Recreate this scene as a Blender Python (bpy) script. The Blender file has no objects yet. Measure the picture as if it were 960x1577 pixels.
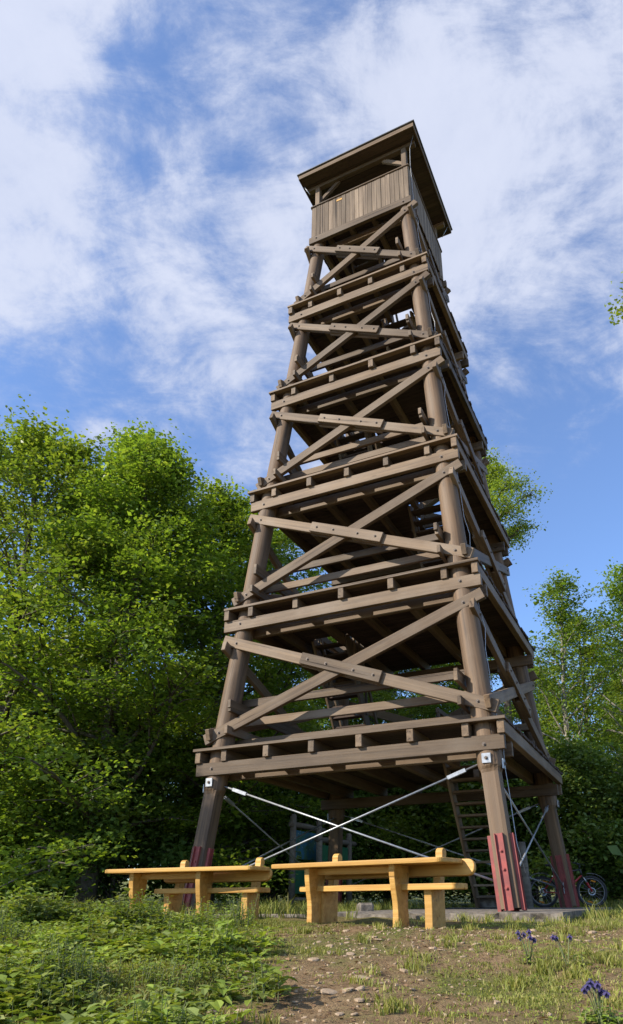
import bpy, math, random
import numpy as np
from mathutils import Vector, Matrix, noise as mnoise

R = math.radians
rnd = random.Random(7)
scene = bpy.context.scene
col = scene.collection

# ------------------------------------------------------------------ camera
CAMZ = 0.15
cam_d = bpy.data.cameras.new('camera')
cam = bpy.data.objects.new('camera', cam_d)
col.objects.link(cam)
cam_d.sensor_fit = 'VERTICAL'
cam_d.sensor_height = 36.0
cam_d.sensor_width = 36.0
cam_d.lens = 1043.68 / 1577 * 36.0
cam_d.shift_x = (480 - 539.83) / 1577
cam_d.shift_y = (954.19 - 788.5) / 1577
cam_d.clip_start = 0.1
cam_d.clip_end = 2000
PITCH = 0.3942
ROLL = 0.0057
cam.matrix_world = (Matrix.Translation((0, 0, CAMZ)) @ Matrix.Rotation(math.pi / 2 + PITCH, 4, 'X')
                    @ Matrix.Rotation(-ROLL, 4, 'Z'))
scene.camera = cam
scene.render.resolution_x = 623
scene.render.resolution_y = 1024

# ------------------------------------------------------------------ light
SUN_AZ = (-0.92, -0.38)          # horizontal direction towards the sun
SUN_EL = R(33)
sun_d = bpy.data.lights.new('sun', 'SUN')
sun_d.energy = 4.35
sun_d.angle = R(0.53)
sun_d.color = (1.0, 0.91, 0.77)
sun = bpy.data.objects.new('sun', sun_d)
col.objects.link(sun)
sd = Vector((SUN_AZ[0], SUN_AZ[1], 0)).normalized() * math.cos(SUN_EL) + Vector((0, 0, math.sin(SUN_EL)))
sun.rotation_euler = sd.to_track_quat('Z', 'Y').to_euler()

world = bpy.data.worlds.new('World')
scene.world = world
world.use_nodes = True


SKY_OFF = (6.0, 5.0, 4.0)


def build_sky():
    nt = world.node_tree
    nt.nodes.clear()
    N, L = nt.nodes.new, nt.links.new
    out = N('ShaderNodeOutputWorld')
    bg = N('ShaderNodeBackground')
    bg.inputs['Strength'].default_value = 0.132
    sky = N('ShaderNodeTexSky')
    sky.sky_type = 'NISHITA'
    sky.sun_disc = False
    sky.sun_elevation = SUN_EL
    sky.sun_rotation = math.atan2(SUN_AZ[0], SUN_AZ[1])
    sky.air_density = 1.0
    sky.dust_density = 0.4
    sky.ozone_density = 2.2
    tc = N('ShaderNodeTexCoord')
    sep = N('ShaderNodeSeparateXYZ')
    L(tc.outputs['Generated'], sep.inputs[0])

    def math_(op, a, b=None, clamp=False):
        n = N('ShaderNodeMath')
        n.operation = op
        n.use_clamp = clamp
        for i, v in enumerate((a, b)):
            if v is None:
                continue
            if isinstance(v, (int, float)):
                n.inputs[i].default_value = v
            else:
                L(v, n.inputs[i])
        return n.outputs[0]
    dirv = tc.outputs['Generated']

    def noise(vec, scale, detail, rough, off, stretch=(1, 1, 1), rot=(0, 0, 0), dist=0.0):
        m = N('ShaderNodeMapping')
        m.inputs['Location'].default_value = off
        m.inputs['Rotation'].default_value = rot
        m.inputs['Scale'].default_value = stretch
        L(vec, m.inputs['Vector'])
        n = N('ShaderNodeTexNoise')
        n.inputs['Scale'].default_value = scale
        n.inputs['Detail'].default_value = detail
        n.inputs['Roughness'].default_value = rough
        n.inputs['Distortion'].default_value = dist
        L(m.outputs[0], n.inputs['Vector'])
        return n.outputs[0]
    big = noise(dirv, 2.6, 4, 0.5, SKY_OFF, dist=0.15)
    fine = noise(dirv, 6.0, 12, 0.64, (1.7, 0.3, 4.0), (1.0, 1.0, 1.25), (0.3, 0.5, 0.2), 0.25)
    wisp = noise(dirv, 9.0, 10, 0.66, (6.2, 2.2, 1.0), (0.6, 1.5, 1.6), (0.2, 0.75, 0.5), 0.5)
    s = math_('ADD', math_('MULTIPLY', big, 0.62), math_('MULTIPLY', fine, 0.80))
    s = math_('ADD', s, math_('MULTIPLY', wisp, 0.52))
    # the cloud layer thins out towards the horizon
    el = N('ShaderNodeMapRange')
    el.interpolation_type = 'SMOOTHSTEP'
    el.inputs['From Min'].default_value = 0.42
    el.inputs['From Max'].default_value = 0.72
    el.inputs['To Min'].default_value = -0.17
    el.inputs['To Max'].default_value = 0.15
    L(sep.outputs['Z'], el.inputs['Value'])
    s = math_('ADD', s, el.outputs[0])
    mr = N('ShaderNodeMapRange')
    mr.interpolation_type = 'SMOOTHERSTEP'
    mr.inputs['From Min'].default_value = 0.86
    mr.inputs['From Max'].default_value = 1.24
    mr.inputs['To Min'].default_value = 0.10
    mr.inputs['To Max'].default_value = 0.90
    L(s, mr.inputs['Value'])
    dens = mr.outputs[0]
    # thick cloud is whiter than the thin veil
    ramp = N('ShaderNodeMix')
    ramp.data_type = 'RGBA'
    ramp.inputs['A'].default_value = (2.5, 2.8, 3.65, 1)
    ramp.inputs['B'].default_value = (4.1, 4.25, 4.85, 1)
    L(math_('MULTIPLY', dens, fine), ramp.inputs['Factor'])
    mix = N('ShaderNodeMix')
    mix.data_type = 'RGBA'
    L(dens, mix.inputs['Factor'])
    tint = N('ShaderNodeMix')
    tint.data_type = 'RGBA'
    tint.blend_type = 'MULTIPLY'
    tint.inputs['Factor'].default_value = 1.0
    tint.inputs['B'].default_value = (0.76, 0.95, 1.2, 1)
    L(sky.outputs[0], tint.inputs['A'])
    L(tint.outputs['Result'], mix.inputs['A'])
    L(ramp.outputs['Result'], mix.inputs['B'])
    L(mix.outputs['Result'], bg.inputs['Color'])
    L(bg.outputs[0], out.inputs['Surface'])


build_sky()
vs = scene.view_settings
vs.view_transform = 'Standard'
vs.look = 'None'
vs.exposure = 0.78
vs.gamma = 1.0
vs.use_curve_mapping = False
scene.render.engine = 'CYCLES'
try:
    scene.cycles.max_bounces = 8
    scene.cycles.diffuse_bounces = 5
    scene.cycles.transmission_bounces = 6
    scene.cycles.transparent_max_bounces = 4
except Exception:
    pass


# ------------------------------------------------------------------ materials
class NT:
    def __init__(self, name):
        self.m = bpy.data.materials.new(name)
        self.m.use_nodes = True
        self.nt = self.m.node_tree
        self.nt.nodes.clear()
        self.out = self.n('ShaderNodeOutputMaterial')

    def n(self, t, **kw):
        o = self.nt.nodes.new(t)
        for k, v in kw.items():
            setattr(o, k, v)
        return o

    def l(self, a, b):
        self.nt.links.new(a, b)

    def math(self, op, a, b=0.0, clamp=False):
        o = self.n('ShaderNodeMath', operation=op, use_clamp=clamp)
        for i, v in enumerate((a, b)):
            if isinstance(v, (int, float)):
                o.inputs[i].default_value = v
            else:
                self.l(v, o.inputs[i])
        return o.outputs[0]

    def mix(self, f, a, b, blend='MIX'):
        o = self.n('ShaderNodeMix', data_type='RGBA', blend_type=blend)
        for k, v in (('Factor', f), ('A', a), ('B', b)):
            s = o.inputs[k]
            if isinstance(v, (int, float)):
                s.default_value = v
            elif isinstance(v, tuple):
                s.default_value = (*v, 1.0) if len(v) == 3 else v
            else:
                self.l(v, s)
        return o.outputs['Result']

    def noise(self, vec, scale, detail=5, rough=0.55, w=None, dist=0.0):
        o = self.n('ShaderNodeTexNoise', noise_dimensions='4D' if w is not None else '3D')
        o.inputs['Scale'].default_value = scale
        o.inputs['Detail'].default_value = detail
        o.inputs['Roughness'].default_value = rough
        o.inputs['Distortion'].default_value = dist
        if vec is not None:
            self.l(vec, o.inputs['Vector'])
        if w is not None:
            self.l(w, o.inputs['W'])
        return o.outputs[0]

    def mapping(self, vec, scale=(1, 1, 1), rot=(0, 0, 0), loc=(0, 0, 0)):
        o = self.n('ShaderNodeMapping')
        o.inputs['Scale'].default_value = scale
        o.inputs['Rotation'].default_value = rot
        o.inputs['Location'].default_value = loc
        self.l(vec, o.inputs['Vector'])
        return o.outputs[0]

    def step(self, v, a, b, lo=0.0, hi=1.0):
        o = self.n('ShaderNodeMapRange', interpolation_type='SMOOTHSTEP')
        o.inputs['From Min'].default_value = a
        o.inputs['From Max'].default_value = b
        o.inputs['To Min'].default_value = lo
        o.inputs['To Max'].default_value = hi
        self.l(v, o.inputs['Value'])
        return o.outputs[0]

    def principled(self, color, rough=0.7, bump=None, bstr=0.3, bdist=0.01, metal=0.0, spec=0.5):
        p = self.n('ShaderNodeBsdfPrincipled')
        for k, v in (('Base Color', color), ('Roughness', rough)):
            if isinstance(v, (int, float)):
                p.inputs[k].default_value = v
            elif isinstance(v, tuple):
                p.inputs[k].default_value = (*v, 1.0)
            else:
                self.l(v, p.inputs[k])
        p.inputs['Metallic'].default_value = metal
        p.inputs['Specular IOR Level'].default_value = spec
        if bump is not None:
            b = self.n('ShaderNodeBump')
            b.inputs['Strength'].default_value = bstr
            b.inputs['Distance'].default_value = bdist
            self.l(bump, b.inputs['Height'])
            self.l(b.outputs[0], p.inputs['Normal'])
        self.l(p.outputs[0], self.out.inputs['Surface'])
        return self.m


def wood_mat(name, light, dark, crack=(0.03, 0.022, 0.018), rough=0.62, var=0.35, cstr=0.8, stain=None, spec=0.3):
    k = NT(name)
    tc = k.n('ShaderNodeTexCoord')
    oi = k.n('ShaderNodeObjectInfo')
    w = k.math('MULTIPLY', oi.outputs['Random'], 37.0)
    g1 = k.noise(k.mapping(tc.outputs['Object'], (0.45, 15, 15)), 1.0, 6, 0.65, w, 0.12)
    g2 = k.noise(k.mapping(tc.outputs['Object'], (2.0, 95, 95)), 1.0, 3, 0.6, w)
    big = k.noise(k.mapping(tc.outputs['Object'], (0.8, 2.0, 2.0)), 1.0, 4, 0.6, w)
    c = k.mix(k.step(g1, 0.3, 0.72), dark, light)
    c = k.mix(k.math('MULTIPLY', k.step(g2, 0.5, 0.8), 0.35), c, dark)
    cr = k.noise(k.mapping(tc.outputs['Object'], (0.30, 17, 17)), 1.0, 2, 0.5, w, 0.1)
    crm = k.step(cr, 0.345, 0.30)
    c = k.mix(k.math('MULTIPLY', crm, cstr), c, crack)
    kn = k.n('ShaderNodeTexVoronoi', voronoi_dimensions='4D')
    kn.inputs['Scale'].default_value = 1.0
    k.l(k.mapping(tc.outputs['Object'], (1.1, 4.5, 4.5)), kn.inputs['Vector'])
    k.l(w, kn.inputs['W'])
    c = k.mix(k.step(kn.outputs['Distance'], 0.16, 0.09, 0, 0.7), c, crack)
    if stain:
        c = k.mix(k.step(big, 0.42, 0.68, 0, 0.75), c, stain)
    fr = k.math('FRACT', k.math('MULTIPLY', oi.outputs['Random'], 13.7))
    if stain:
        c = k.mix(k.math('MULTIPLY', fr, 0.38), c, tuple(0.9 * q for q in stain))
    val = k.math('ADD', k.math('MULTIPLY', oi.outputs['Random'], var), 1 - var / 2)
    val = k.math('MULTIPLY', val, k.step(big, 0.25, 0.75, 0.82, 1.15))
    hsv = k.n('ShaderNodeHueSaturation')
    k.l(c, hsv.inputs['Color'])
    k.l(val, hsv.inputs['Value'])
    h = k.math('SUBTRACT', k.math('ADD', g1, k.math('MULTIPLY', g2, 0.3)), k.math('MULTIPLY', crm, 1.2))
    return k.principled(hsv.outputs[0], rough, h, 0.8, 0.008, spec=spec)


def simple_mat(name, c1, c2, scale=12.0, rough=0.6, bstr=0.2, bdist=0.004, metal=0.0, spec=0.5, rs=None):
    k = NT(name)
    tc = k.n('ShaderNodeTexCoord')
    n = k.noise(tc.outputs['Object'], scale, 6, 0.62)
    c = k.mix(k.step(n, 0.32, 0.68), c1, c2)
    return k.principled(c, rough, n, bstr, bdist, metal, spec)


def leaf_mat(name, c1, c2, c3, trans=0.5, gloss=0.42):
    k = NT(name)
    g = k.n('ShaderNodeNewGeometry')
    oi = k.n('ShaderNodeObjectInfo')
    r = g.outputs['Random Per Island']
    c = k.mix(k.step(r, 0.0, 0.7), c1, c2)
    c = k.mix(k.step(r, 0.75, 1.0), c, c3)
    tc = k.n('ShaderNodeTexCoord')
    n = k.noise(tc.outputs['Object'], 0.55, 3, 0.5)
    hsv = k.n('ShaderNodeHueSaturation')
    k.l(c, hsv.inputs['Color'])
    k.l(k.math('ADD', k.math('MULTIPLY', oi.outputs['Random'], 0.02), 0.487), hsv.inputs['Hue'])
    k.l(k.step(n, 0.3, 0.7, 0.74, 1.26), hsv.inputs['Value'])
    d = k.n('ShaderNodeBsdfPrincipled')
    d.inputs['Roughness'].default_value = gloss
    d.inputs['Specular IOR Level'].default_value = 0.35
    k.l(hsv.outputs[0], d.inputs['Base Color'])
    t = k.n('ShaderNodeBsdfTranslucent')
    tcol = k.mix(1.0, hsv.outputs[0], (1.45, 1.4, 0.55), 'MULTIPLY')
    k.l(tcol, t.inputs['Color'])
    ms = k.n('ShaderNodeMixShader')
    ms.inputs[0].default_value = trans
    k.l(d.outputs[0], ms.inputs[1])
    k.l(t.outputs[0], ms.inputs[2])
    k.l(ms.outputs[0], k.out.inputs['Surface'])
    return k.m


M = {}
M['beam'] = wood_mat('brown_stained_timber', (0.196, 0.129, 0.073), (0.080, 0.049, 0.028), var=0.7, stain=(0.158, 0.120, 0.086))
M['log'] = wood_mat('brown_log', (0.21, 0.128, 0.068), (0.052, 0.031, 0.018), rough=0.66, var=0.25, cstr=0.95,
                    stain=(0.125, 0.084, 0.052), spec=0.4)
M['board'] = wood_mat('weathered_board', (0.25, 0.19, 0.135), (0.11, 0.08, 0.058), rough=0.8, var=0.55, cstr=0.9)
M['deck'] = wood_mat('deck_plank_wood', (0.085, 0.058, 0.046), (0.05, 0.035, 0.029), rough=0.85, var=0.4)
M['yellow'] = wood_mat('honey_glazed_wood', (0.56, 0.325, 0.088), (0.38, 0.195, 0.042), crack=(0.17, 0.08, 0.02),
                       rough=0.55, var=0.22, cstr=0.5, spec=0.3)
M['grey_post'] = wood_mat('grey_weathered_log', (0.26, 0.225, 0.185), (0.15, 0.125, 0.10), rough=0.85)
M['bark'] = simple_mat('bark', (0.075, 0.060, 0.046), (0.14, 0.12, 0.095), 9, 0.9, 0.8, 0.03)
M['pale_bark'] = simple_mat('pale_bark', (0.16, 0.145, 0.12), (0.28, 0.26, 0.22), 7, 0.9, 0.5, 0.02)
M['red'] = simple_mat('red_painted_steel', (0.32, 0.060, 0.050), (0.19, 0.042, 0.037), 4, 0.6, 0.3, 0.002)
M['steel'] = simple_mat('galvanised_steel', (0.40, 0.41, 0.43), (0.28, 0.29, 0.30), 18, 0.42, 0.05, 0.002, 0.55)
M['bolt'] = simple_mat('weathered_bolt', (0.16, 0.125, 0.10), (0.09, 0.07, 0.058), 40, 0.6, 0.1, 0.001, 0.3)
M['roofing'] = simple_mat('dark_sheet_roofing', (0.075, 0.078, 0.085), (0.11, 0.11, 0.12), 5, 0.5, 0.05, 0.002, 0.3)
M['concrete'] = simple_mat('weathered_concrete', (0.085, 0.072, 0.058), (0.215, 0.185, 0.15), 9, 0.92, 0.8, 0.02)
M['stone'] = simple_mat('pale_limestone', (0.25, 0.175, 0.11), (0.42, 0.315, 0.21), 9, 0.9, 0.6, 0.01)
M['rubber'] = simple_mat('black_rubber', (0.022, 0.022, 0.024), (0.04, 0.04, 0.042), 40, 0.75)
M['black'] = simple_mat('black_paint', (0.02, 0.02, 0.022), (0.03, 0.03, 0.032), 20, 0.35)
M['alloy'] = simple_mat('silver_alloy', (0.55, 0.56, 0.58), (0.45, 0.46, 0.48), 30, 0.35, 0.05, 0.001, 0.8)
M['bike_red'] = simple_mat('red_bicycle_paint', (0.42, 0.03, 0.03), (0.36, 0.025, 0.025), 15, 0.3)
M['amber'] = simple_mat('amber_reflector', (0.75, 0.28, 0.02), (0.65, 0.22, 0.02), 80, 0.25)
M['grey_plastic'] = simple_mat('grey_plastic', (0.24, 0.24, 0.25), (0.20, 0.20, 0.21), 20, 0.5)
M['leaf_a'] = leaf_mat('maple_leaf', (0.12, 0.20, 0.028), (0.17, 0.255, 0.038), (0.24, 0.30, 0.06))
M['leaf_b'] = leaf_mat('beech_leaf', (0.105, 0.185, 0.030), (0.155, 0.235, 0.038), (0.21, 0.275, 0.055))
M['leaf_c'] = leaf_mat('ash_leaf', (0.14, 0.22, 0.03), (0.19, 0.28, 0.045), (0.26, 0.33, 0.07))
M['leaf_dark'] = leaf_mat('shade_leaf', (0.10, 0.18, 0.042), (0.145, 0.23, 0.052), (0.20, 0.265, 0.07), 0.4)
M['weed'] = leaf_mat('weed_leaf', (0.165, 0.25, 0.034), (0.22, 0.29, 0.045), (0.30, 0.33, 0.08), 0.3)
M['weed_pale'] = leaf_mat('pale_weed_leaf', (0.15, 0.21, 0.05), (0.20, 0.26, 0.07), (0.26, 0.29, 0.09), 0.3)
M['grass'] = leaf_mat('grass_blade', (0.17, 0.205, 0.035), (0.24, 0.25, 0.055), (0.40, 0.34, 0.13), 0.3, 0.6)
M['petal'] = leaf_mat('violet_petal', (0.075, 0.06, 0.17), (0.11, 0.085, 0.22), (0.16, 0.13, 0.28), 0.25, 0.6)
M['stem'] = simple_mat('green_stem', (0.10, 0.14, 0.04), (0.13, 0.13, 0.05), 20, 0.7)


def ground_material():
    k = NT('soil_and_moss')
    tc = k.n('ShaderNodeTexCoord')
    P = tc.outputs['Object']
    n1 = k.noise(P, 0.9, 6, 0.6)
    n2 = k.noise(P, 9.0, 8, 0.68)
    n3 = k.noise(P, 45.0, 5, 0.65)
    soil = k.mix(k.step(n2, 0.3, 0.7), (0.155, 0.098, 0.05), (0.32, 0.22, 0.122))
    soil = k.mix(k.step(n3, 0.55, 0.75, 0, 0.7), soil, (0.34, 0.265, 0.19))
    moss = k.mix(k.step(n3, 0.3, 0.7), (0.10, 0.115, 0.03), (0.18, 0.18, 0.05))
    sep = k.n('ShaderNodeSeparateXYZ')
    k.l(P, sep.inputs[0])
    far = k.step(sep.outputs['Y'], 9.0, 13.0)
    f = k.math('ADD', k.step(k.math('ADD', n1, k.math('MULTIPLY', n2, 0.5)), 0.66, 0.92), 0.0)
    c = k.mix(k.math('MAXIMUM', f, far), soil, moss)
    h = k.math('ADD', n2, k.math('MULTIPLY', n3, 0.45))
    return k.principled(c, 0.95, h, 1.0, 0.08, spec=0.15)


M['ground'] = ground_material()


def sign_material(name, a, b, c):
    k = NT(name)
    tc = k.n('ShaderNodeTexCoord')
    n = k.noise(tc.outputs['Object'], 5.0, 3, 0.5)
    v = k.n('ShaderNodeTexVoronoi')
    v.inputs['Scale'].default_value = 9.0
    k.l(tc.outputs['Object'], v.inputs['Vector'])
    col_ = k.mix(k.step(n, 0.45, 0.55), a, b)
    col_ = k.mix(k.step(v.outputs['Distance'], 0.16, 0.10), col_, c)
    return k.principled(col_, 0.35)


M['map_blue'] = sign_material('printed_map_panel', (0.05, 0.17, 0.26), (0.07, 0.16, 0.12), (0.55, 0.6, 0.6))
M['map_green'] = sign_material('green_panel', (0.03, 0.13, 0.07), (0.04, 0.16, 0.08), (0.05, 0.18, 0.10))


# ------------------------------------------------------------------ object helpers
TM = {}


def place(o, parent, Mx):
    """Mx is the matrix in the root thing's frame"""
    TM[o.name] = Mx
    if parent is not None:
        o.parent = parent
        if parent.name in TM and parent.get('_root') is None and parent.parent is not None:
            o.matrix_basis = TM[parent.name].inverted() @ Mx
            return o
    o.matrix_basis = Mx
    return o


def raw(name, me, parent=None, Mx=None):
    o = bpy.data.objects.new(name, me)
    col.objects.link(o)
    place(o, parent, Mx if Mx is not None else Matrix.Identity(4))
    return o


def mesh_from(name, verts, faces, mat, smooth=False):
    me = bpy.data.meshes.new(name)
    me.from_pydata([tuple(v) for v in verts], [], faces)
    me.materials.append(mat)
    if smooth:
        me.polygons.foreach_set('use_smooth', [True] * len(me.polygons))
    me.update()
    return me


def thing(name, label, cat, loc=(0, 0, 0), rotz=0.0, group=None):
    o = bpy.data.objects.new(name, None)
    o.empty_display_size = 0.2
    col.objects.link(o)
    o.matrix_basis = Matrix.Translation(loc) @ Matrix.Rotation(rotz, 4, 'Z')
    tag(o, label, cat, group)
    return o


def tag(o, label=None, cat=None, group=None, kind=None):
    if label:
        o['label'] = label
    if cat:
        o['category'] = cat
    if group:
        o['group'] = group
    if kind:
        o['kind'] = kind
    return o


def axis_matrix(p0, p1, up=(0, 0, 1), center=True):
    p0, p1 = Vector(p0), Vector(p1)
    x = (p1 - p0).normalized()
    up = Vector(up)
    if abs(x.dot(up)) > 0.98:
        up = Vector((0, 1, 0)) if abs(x.y) < 0.9 else Vector((1, 0, 0))
    y = up.cross(x).normalized()
    z = x.cross(y)
    o = (p0 + p1) / 2 if center else p0
    return Matrix(((x.x, y.x, z.x, o.x), (x.y, y.y, z.y, o.y), (x.z, y.z, z.z, o.z), (0, 0, 0, 1)))


CACHE = {}


def box_mesh(lx, ly, lz, mat, ch=0.008):
    key = ('box', round(lx, 2), round(ly, 3), round(lz, 3), mat, ch)
    if key in CACHE:
        return CACHE[key]
    a, b, c = lx / 2, ly / 2, lz / 2
    ch = min(ch, a * .4, b * .4, c * .4)
    vs_, idx = [], {}
    for sx in (-1, 1):
        for sy in (-1, 1):
            for sz in (-1, 1):
                for ax in range(3):
                    v = [sx * (a - ch), sy * (b - ch), sz * (c - ch)]
                    v[ax] = (sx * a, sy * b, sz * c)[ax]
                    idx[(sx, sy, sz, ax)] = len(vs_)
                    vs_.append(v)
    F = []
    for ax in range(3):
        o1, o2 = [(1, 2), (2, 0), (0, 1)][ax]
        for s in (-1, 1):
            q = []
            for t1, t2 in ((-1, -1), (1, -1), (1, 1), (-1, 1)):
                k = [0, 0, 0]
                k[ax], k[o1], k[o2] = s, t1, t2
                q.append(idx[(*k, ax)])
            F.append(q if s > 0 else q[::-1])
    for ax in range(3):      # edges along ax
        o1, o2 = [(1, 2), (2, 0), (0, 1)][ax]
        for t1 in (-1, 1):
            for t2 in (-1, 1):
                q = []
                for s, w in ((-1, o1), (1, o1), (1, o2), (-1, o2)):
                    k = [0, 0, 0]
                    k[ax], k[o1], k[o2] = s, t1, t2
                    q.append(idx[(*k, w)])
                F.append(q if t1 * t2 < 0 else q[::-1])
    for sx in (-1, 1):
        for sy in (-1, 1):
            for sz in (-1, 1):
                q = [idx[(sx, sy, sz, 0)], idx[(sx, sy, sz, 1)], idx[(sx, sy, sz, 2)]]
                F.append(q if sx * sy * sz > 0 else q[::-1])
    me = mesh_from('timber', vs_, F, M[mat])
    CACHE[key] = me
    return me


def timber(name, p0, p1, w, h, mat, parent, up=(0, 0, 1), ch=0.008):
    L_ = (Vector(p1) - Vector(p0)).length
    return raw(name, box_mesh(L_, w, h, mat, ch), parent, axis_matrix(p0, p1, up))


def cyl_mesh(L_, r, mat, n=10, r2=None):
    key = ('cyl', round(L_, 3), round(r, 4), mat, n, r2)
    if key in CACHE:
        return CACHE[key]
    r2 = r if r2 is None else r2
    V, F = [], []
    for x, rr in ((-L_ / 2, r), (L_ / 2, r2)):
        for i in range(n):
            a = 2 * math.pi * i / n
            V.append((x, rr * math.cos(a), rr * math.sin(a)))
    for i in range(n):
        j = (i + 1) % n
        F.append((i, j, n + j, n + i))
    F.append(tuple(range(n))[::-1])
    F.append(tuple(range(n, 2 * n)))
    me = mesh_from('rod', V, F, M[mat])
    for p in me.polygons:
        p.use_smooth = len(p.vertices) == 4
    CACHE[key] = me
    return me


def rod(name, p0, p1, r, mat, parent, n=10, r2=None):
    L_ = (Vector(p1) - Vector(p0)).length
    return raw(name, cyl_mesh(L_, r, mat, n, r2), parent, axis_matrix(p0, p1))


def tube_data(pts, radii, n, V, F):
    """append a bent tube to V, F"""
    pts = [Vector(p) for p in pts]
    base = len(V)
    prev = None
    for i, p in enumerate(pts):
        d = (pts[min(i + 1, len(pts) - 1)] - pts[max(i - 1, 0)]).normalized()
        if prev is None:
            ref = Vector((0, 0, 1)) if abs(d.z) < 0.9 else Vector((1, 0, 0))
            a = d.cross(ref).normalized()
        else:
            a = (prev - d * prev.dot(d)).normalized()
        prev = a
        b = d.cross(a)
        for k in range(n):
            t = 2 * math.pi * k / n
            V.append(p + (a * math.cos(t) + b * math.sin(t)) * radii[i])
    for i in range(len(pts) - 1):
        for k in range(n):
            k2 = (k + 1) % n
            F.append((base + i * n + k, base + i * n + k2, base + (i + 1) * n + k2, base + (i + 1) * n + k))
    F.append(tuple(base + k for k in range(n))[::-1])
    F.append(tuple(base + (len(pts) - 1) * n + k for k in range(n)))


def tube(name, pts, radii, mat, parent, n=8):
    if isinstance(radii, (int, float)):
        radii = [radii] * len(pts)
    V, F = [], []
    tube_data(pts, radii, n, V, F)
    return raw(name, mesh_from(name, V, F, M[mat], True), parent)


def extrude_mesh(name, prof, L_, mat, ch=0.0):
    """closed 2-D profile in (y,z), extruded along x; optional end chamfer ring"""
    n = len(prof)
    cy = sum(p[0] for p in prof) / n
    cz = sum(p[1] for p in prof) / n
    V, F = [], []
    rings = [(-L_ / 2, 1.0), (L_ / 2, 1.0)] if ch == 0 else \
        [(-L_ / 2, 1 - ch), (-L_ / 2 + .008, 1), (L_ / 2 - .008, 1), (L_ / 2, 1 - ch)]
    for x, s in rings:
        for y, z in prof:
            V.append((x, cy + (y - cy) * s, cz + (z - cz) * s))
    for r_ in range(len(rings) - 1):
        for i in range(n):
            j = (i + 1) % n
            F.append((r_ * n + i, r_ * n + j, (r_ + 1) * n + j, (r_ + 1) * n + i))
    F.append(tuple(range(n))[::-1])
    F.append(tuple((len(rings) - 1) * n + i for i in range(n)))
    return mesh_from(name, V, F, M[mat])


def big_mesh(name, V, quads, mat, tri=False):
    V = np.asarray(V, dtype=np.float32)
    Q = np.asarray(quads, dtype=np.int32)
    k = Q.shape[1]
    me = bpy.data.meshes.new(name)
    me.vertices.add(len(V))
    me.vertices.foreach_set('co', V.ravel())
    me.loops.add(Q.size)
    me.loops.foreach_set('vertex_index', Q.ravel())
    me.polygons.add(len(Q))
    me.polygons.foreach_set('loop_start', np.arange(0, Q.size, k, dtype=np.int32))
    me.materials.append(mat)
    me.update(calc_edges=True)
    me.validate()
    return me


# ------------------------------------------------------------------ terrain
def sstep(a, b, x):
    t = min(1, max(0, (x - a) / (b - a)))
    return t * t * (3 - 2 * t)


def gz(x, y):
    k = 8.9 - y
    slope = 0.108 * (k + math.sqrt(k * k + 0.5)) / 2 if y > -30 else 0.108 * (8.9 + 30)
    z = -0.15 - slope
    z += 0.11 * sstep(9.3, 11.5, y) * (0.35 if x > 1 else 0.35 + 0.4 * sstep(1.0, -2.0, x)) if y < 16 else 0.11
    z += 0.13 * math.exp(-((x + 3.0) / 1.5) ** 2 - ((y - 7.6) / 1.5) ** 2)
    if abs(x) < 14 and y < 30:
        z += 0.05 * mnoise.noise((x * 0.9, y * 0.9, 3.3)) + 0.03 * mnoise.noise((x * 3.1, y * 3.1, 1.3)) + 0.012 * mnoise.noise((x * 7.7, y * 7.7, 2.3))
    if y > 20:
        z += 0.03 * (y - 20) * sstep(20, 60, y)
    return z


def build_ground():
    xs = np.concatenate([[-600, -300, -150, -80, -45, -28, -18, -12, -8], np.arange(-5.5, 6.01, 0.11), [8, 12, 18, 28, 45, 80, 150, 300, 600]])
    ys = np.concatenate([[-300, -100, -40, -15, -6, -1, 2], np.arange(3.6, 10.5, 0.11), np.arange(10.6, 22, 0.5), [24, 28, 35, 45, 60, 90, 150, 300, 700]])
    V = [(x, y, gz(x, y)) for y in ys for x in xs]
    nx = len(xs)
    Q = [(j * nx + i, j * nx + i + 1, (j + 1) * nx + i + 1, (j + 1) * nx + i) for j in range(len(ys) - 1) for i in range(nx - 1)]
    me = big_mesh('ground', V, Q, M['ground'])
    me.polygons.foreach_set('use_smooth', [True] * len(me.polygons))
    o = raw('ground', me)
    tag(o, 'sloping bare soil and mossy ground in front of the tower', 'ground', kind='structure')


build_ground()

# ------------------------------------------------------------------ tower
TX, TY, TYAW = 0.955, 14.90, -0.4306
ZB1, STOREY = 2.556, 3.1
W1, TAPER = 2.709, 0.2708
BH, BT = 0.25, 0.10            # lower beams
JH, JW = 0.225, 0.125            # joists
DH = 0.055                     # deck
NF = 6
tower = thing('observation_tower', 'tall tapering brown timber lookout tower with roofed cabin and red steel feet', 'tower', (TX, TY, 0), TYAW)


def hz(z):
    return W1 - TAPER * (z - ZB1) / STOREY


def zb(k):
    return ZB1 + STOREY * (k - 1)


def face_pt(fi, a, b, z, h=None):
    h = hz(z) if h is None else h
    if fi == 0:
        return Vector((a, -(h + b), z))
    if fi == 1:
        return Vector((h + b, a, z))
    if fi == 2:
        return Vector((-a, h + b, z))
    return Vector((-(h + b), -a, z))


def bolt_at(p, nrm, parent, r=0.034):
    n = Vector(nrm).normalized()
    p = Vector(p)
    washer = raw('bolt', bolt_mesh(r), parent, axis_matrix(p, p + n * 0.03, center=False))
    return washer


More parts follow.
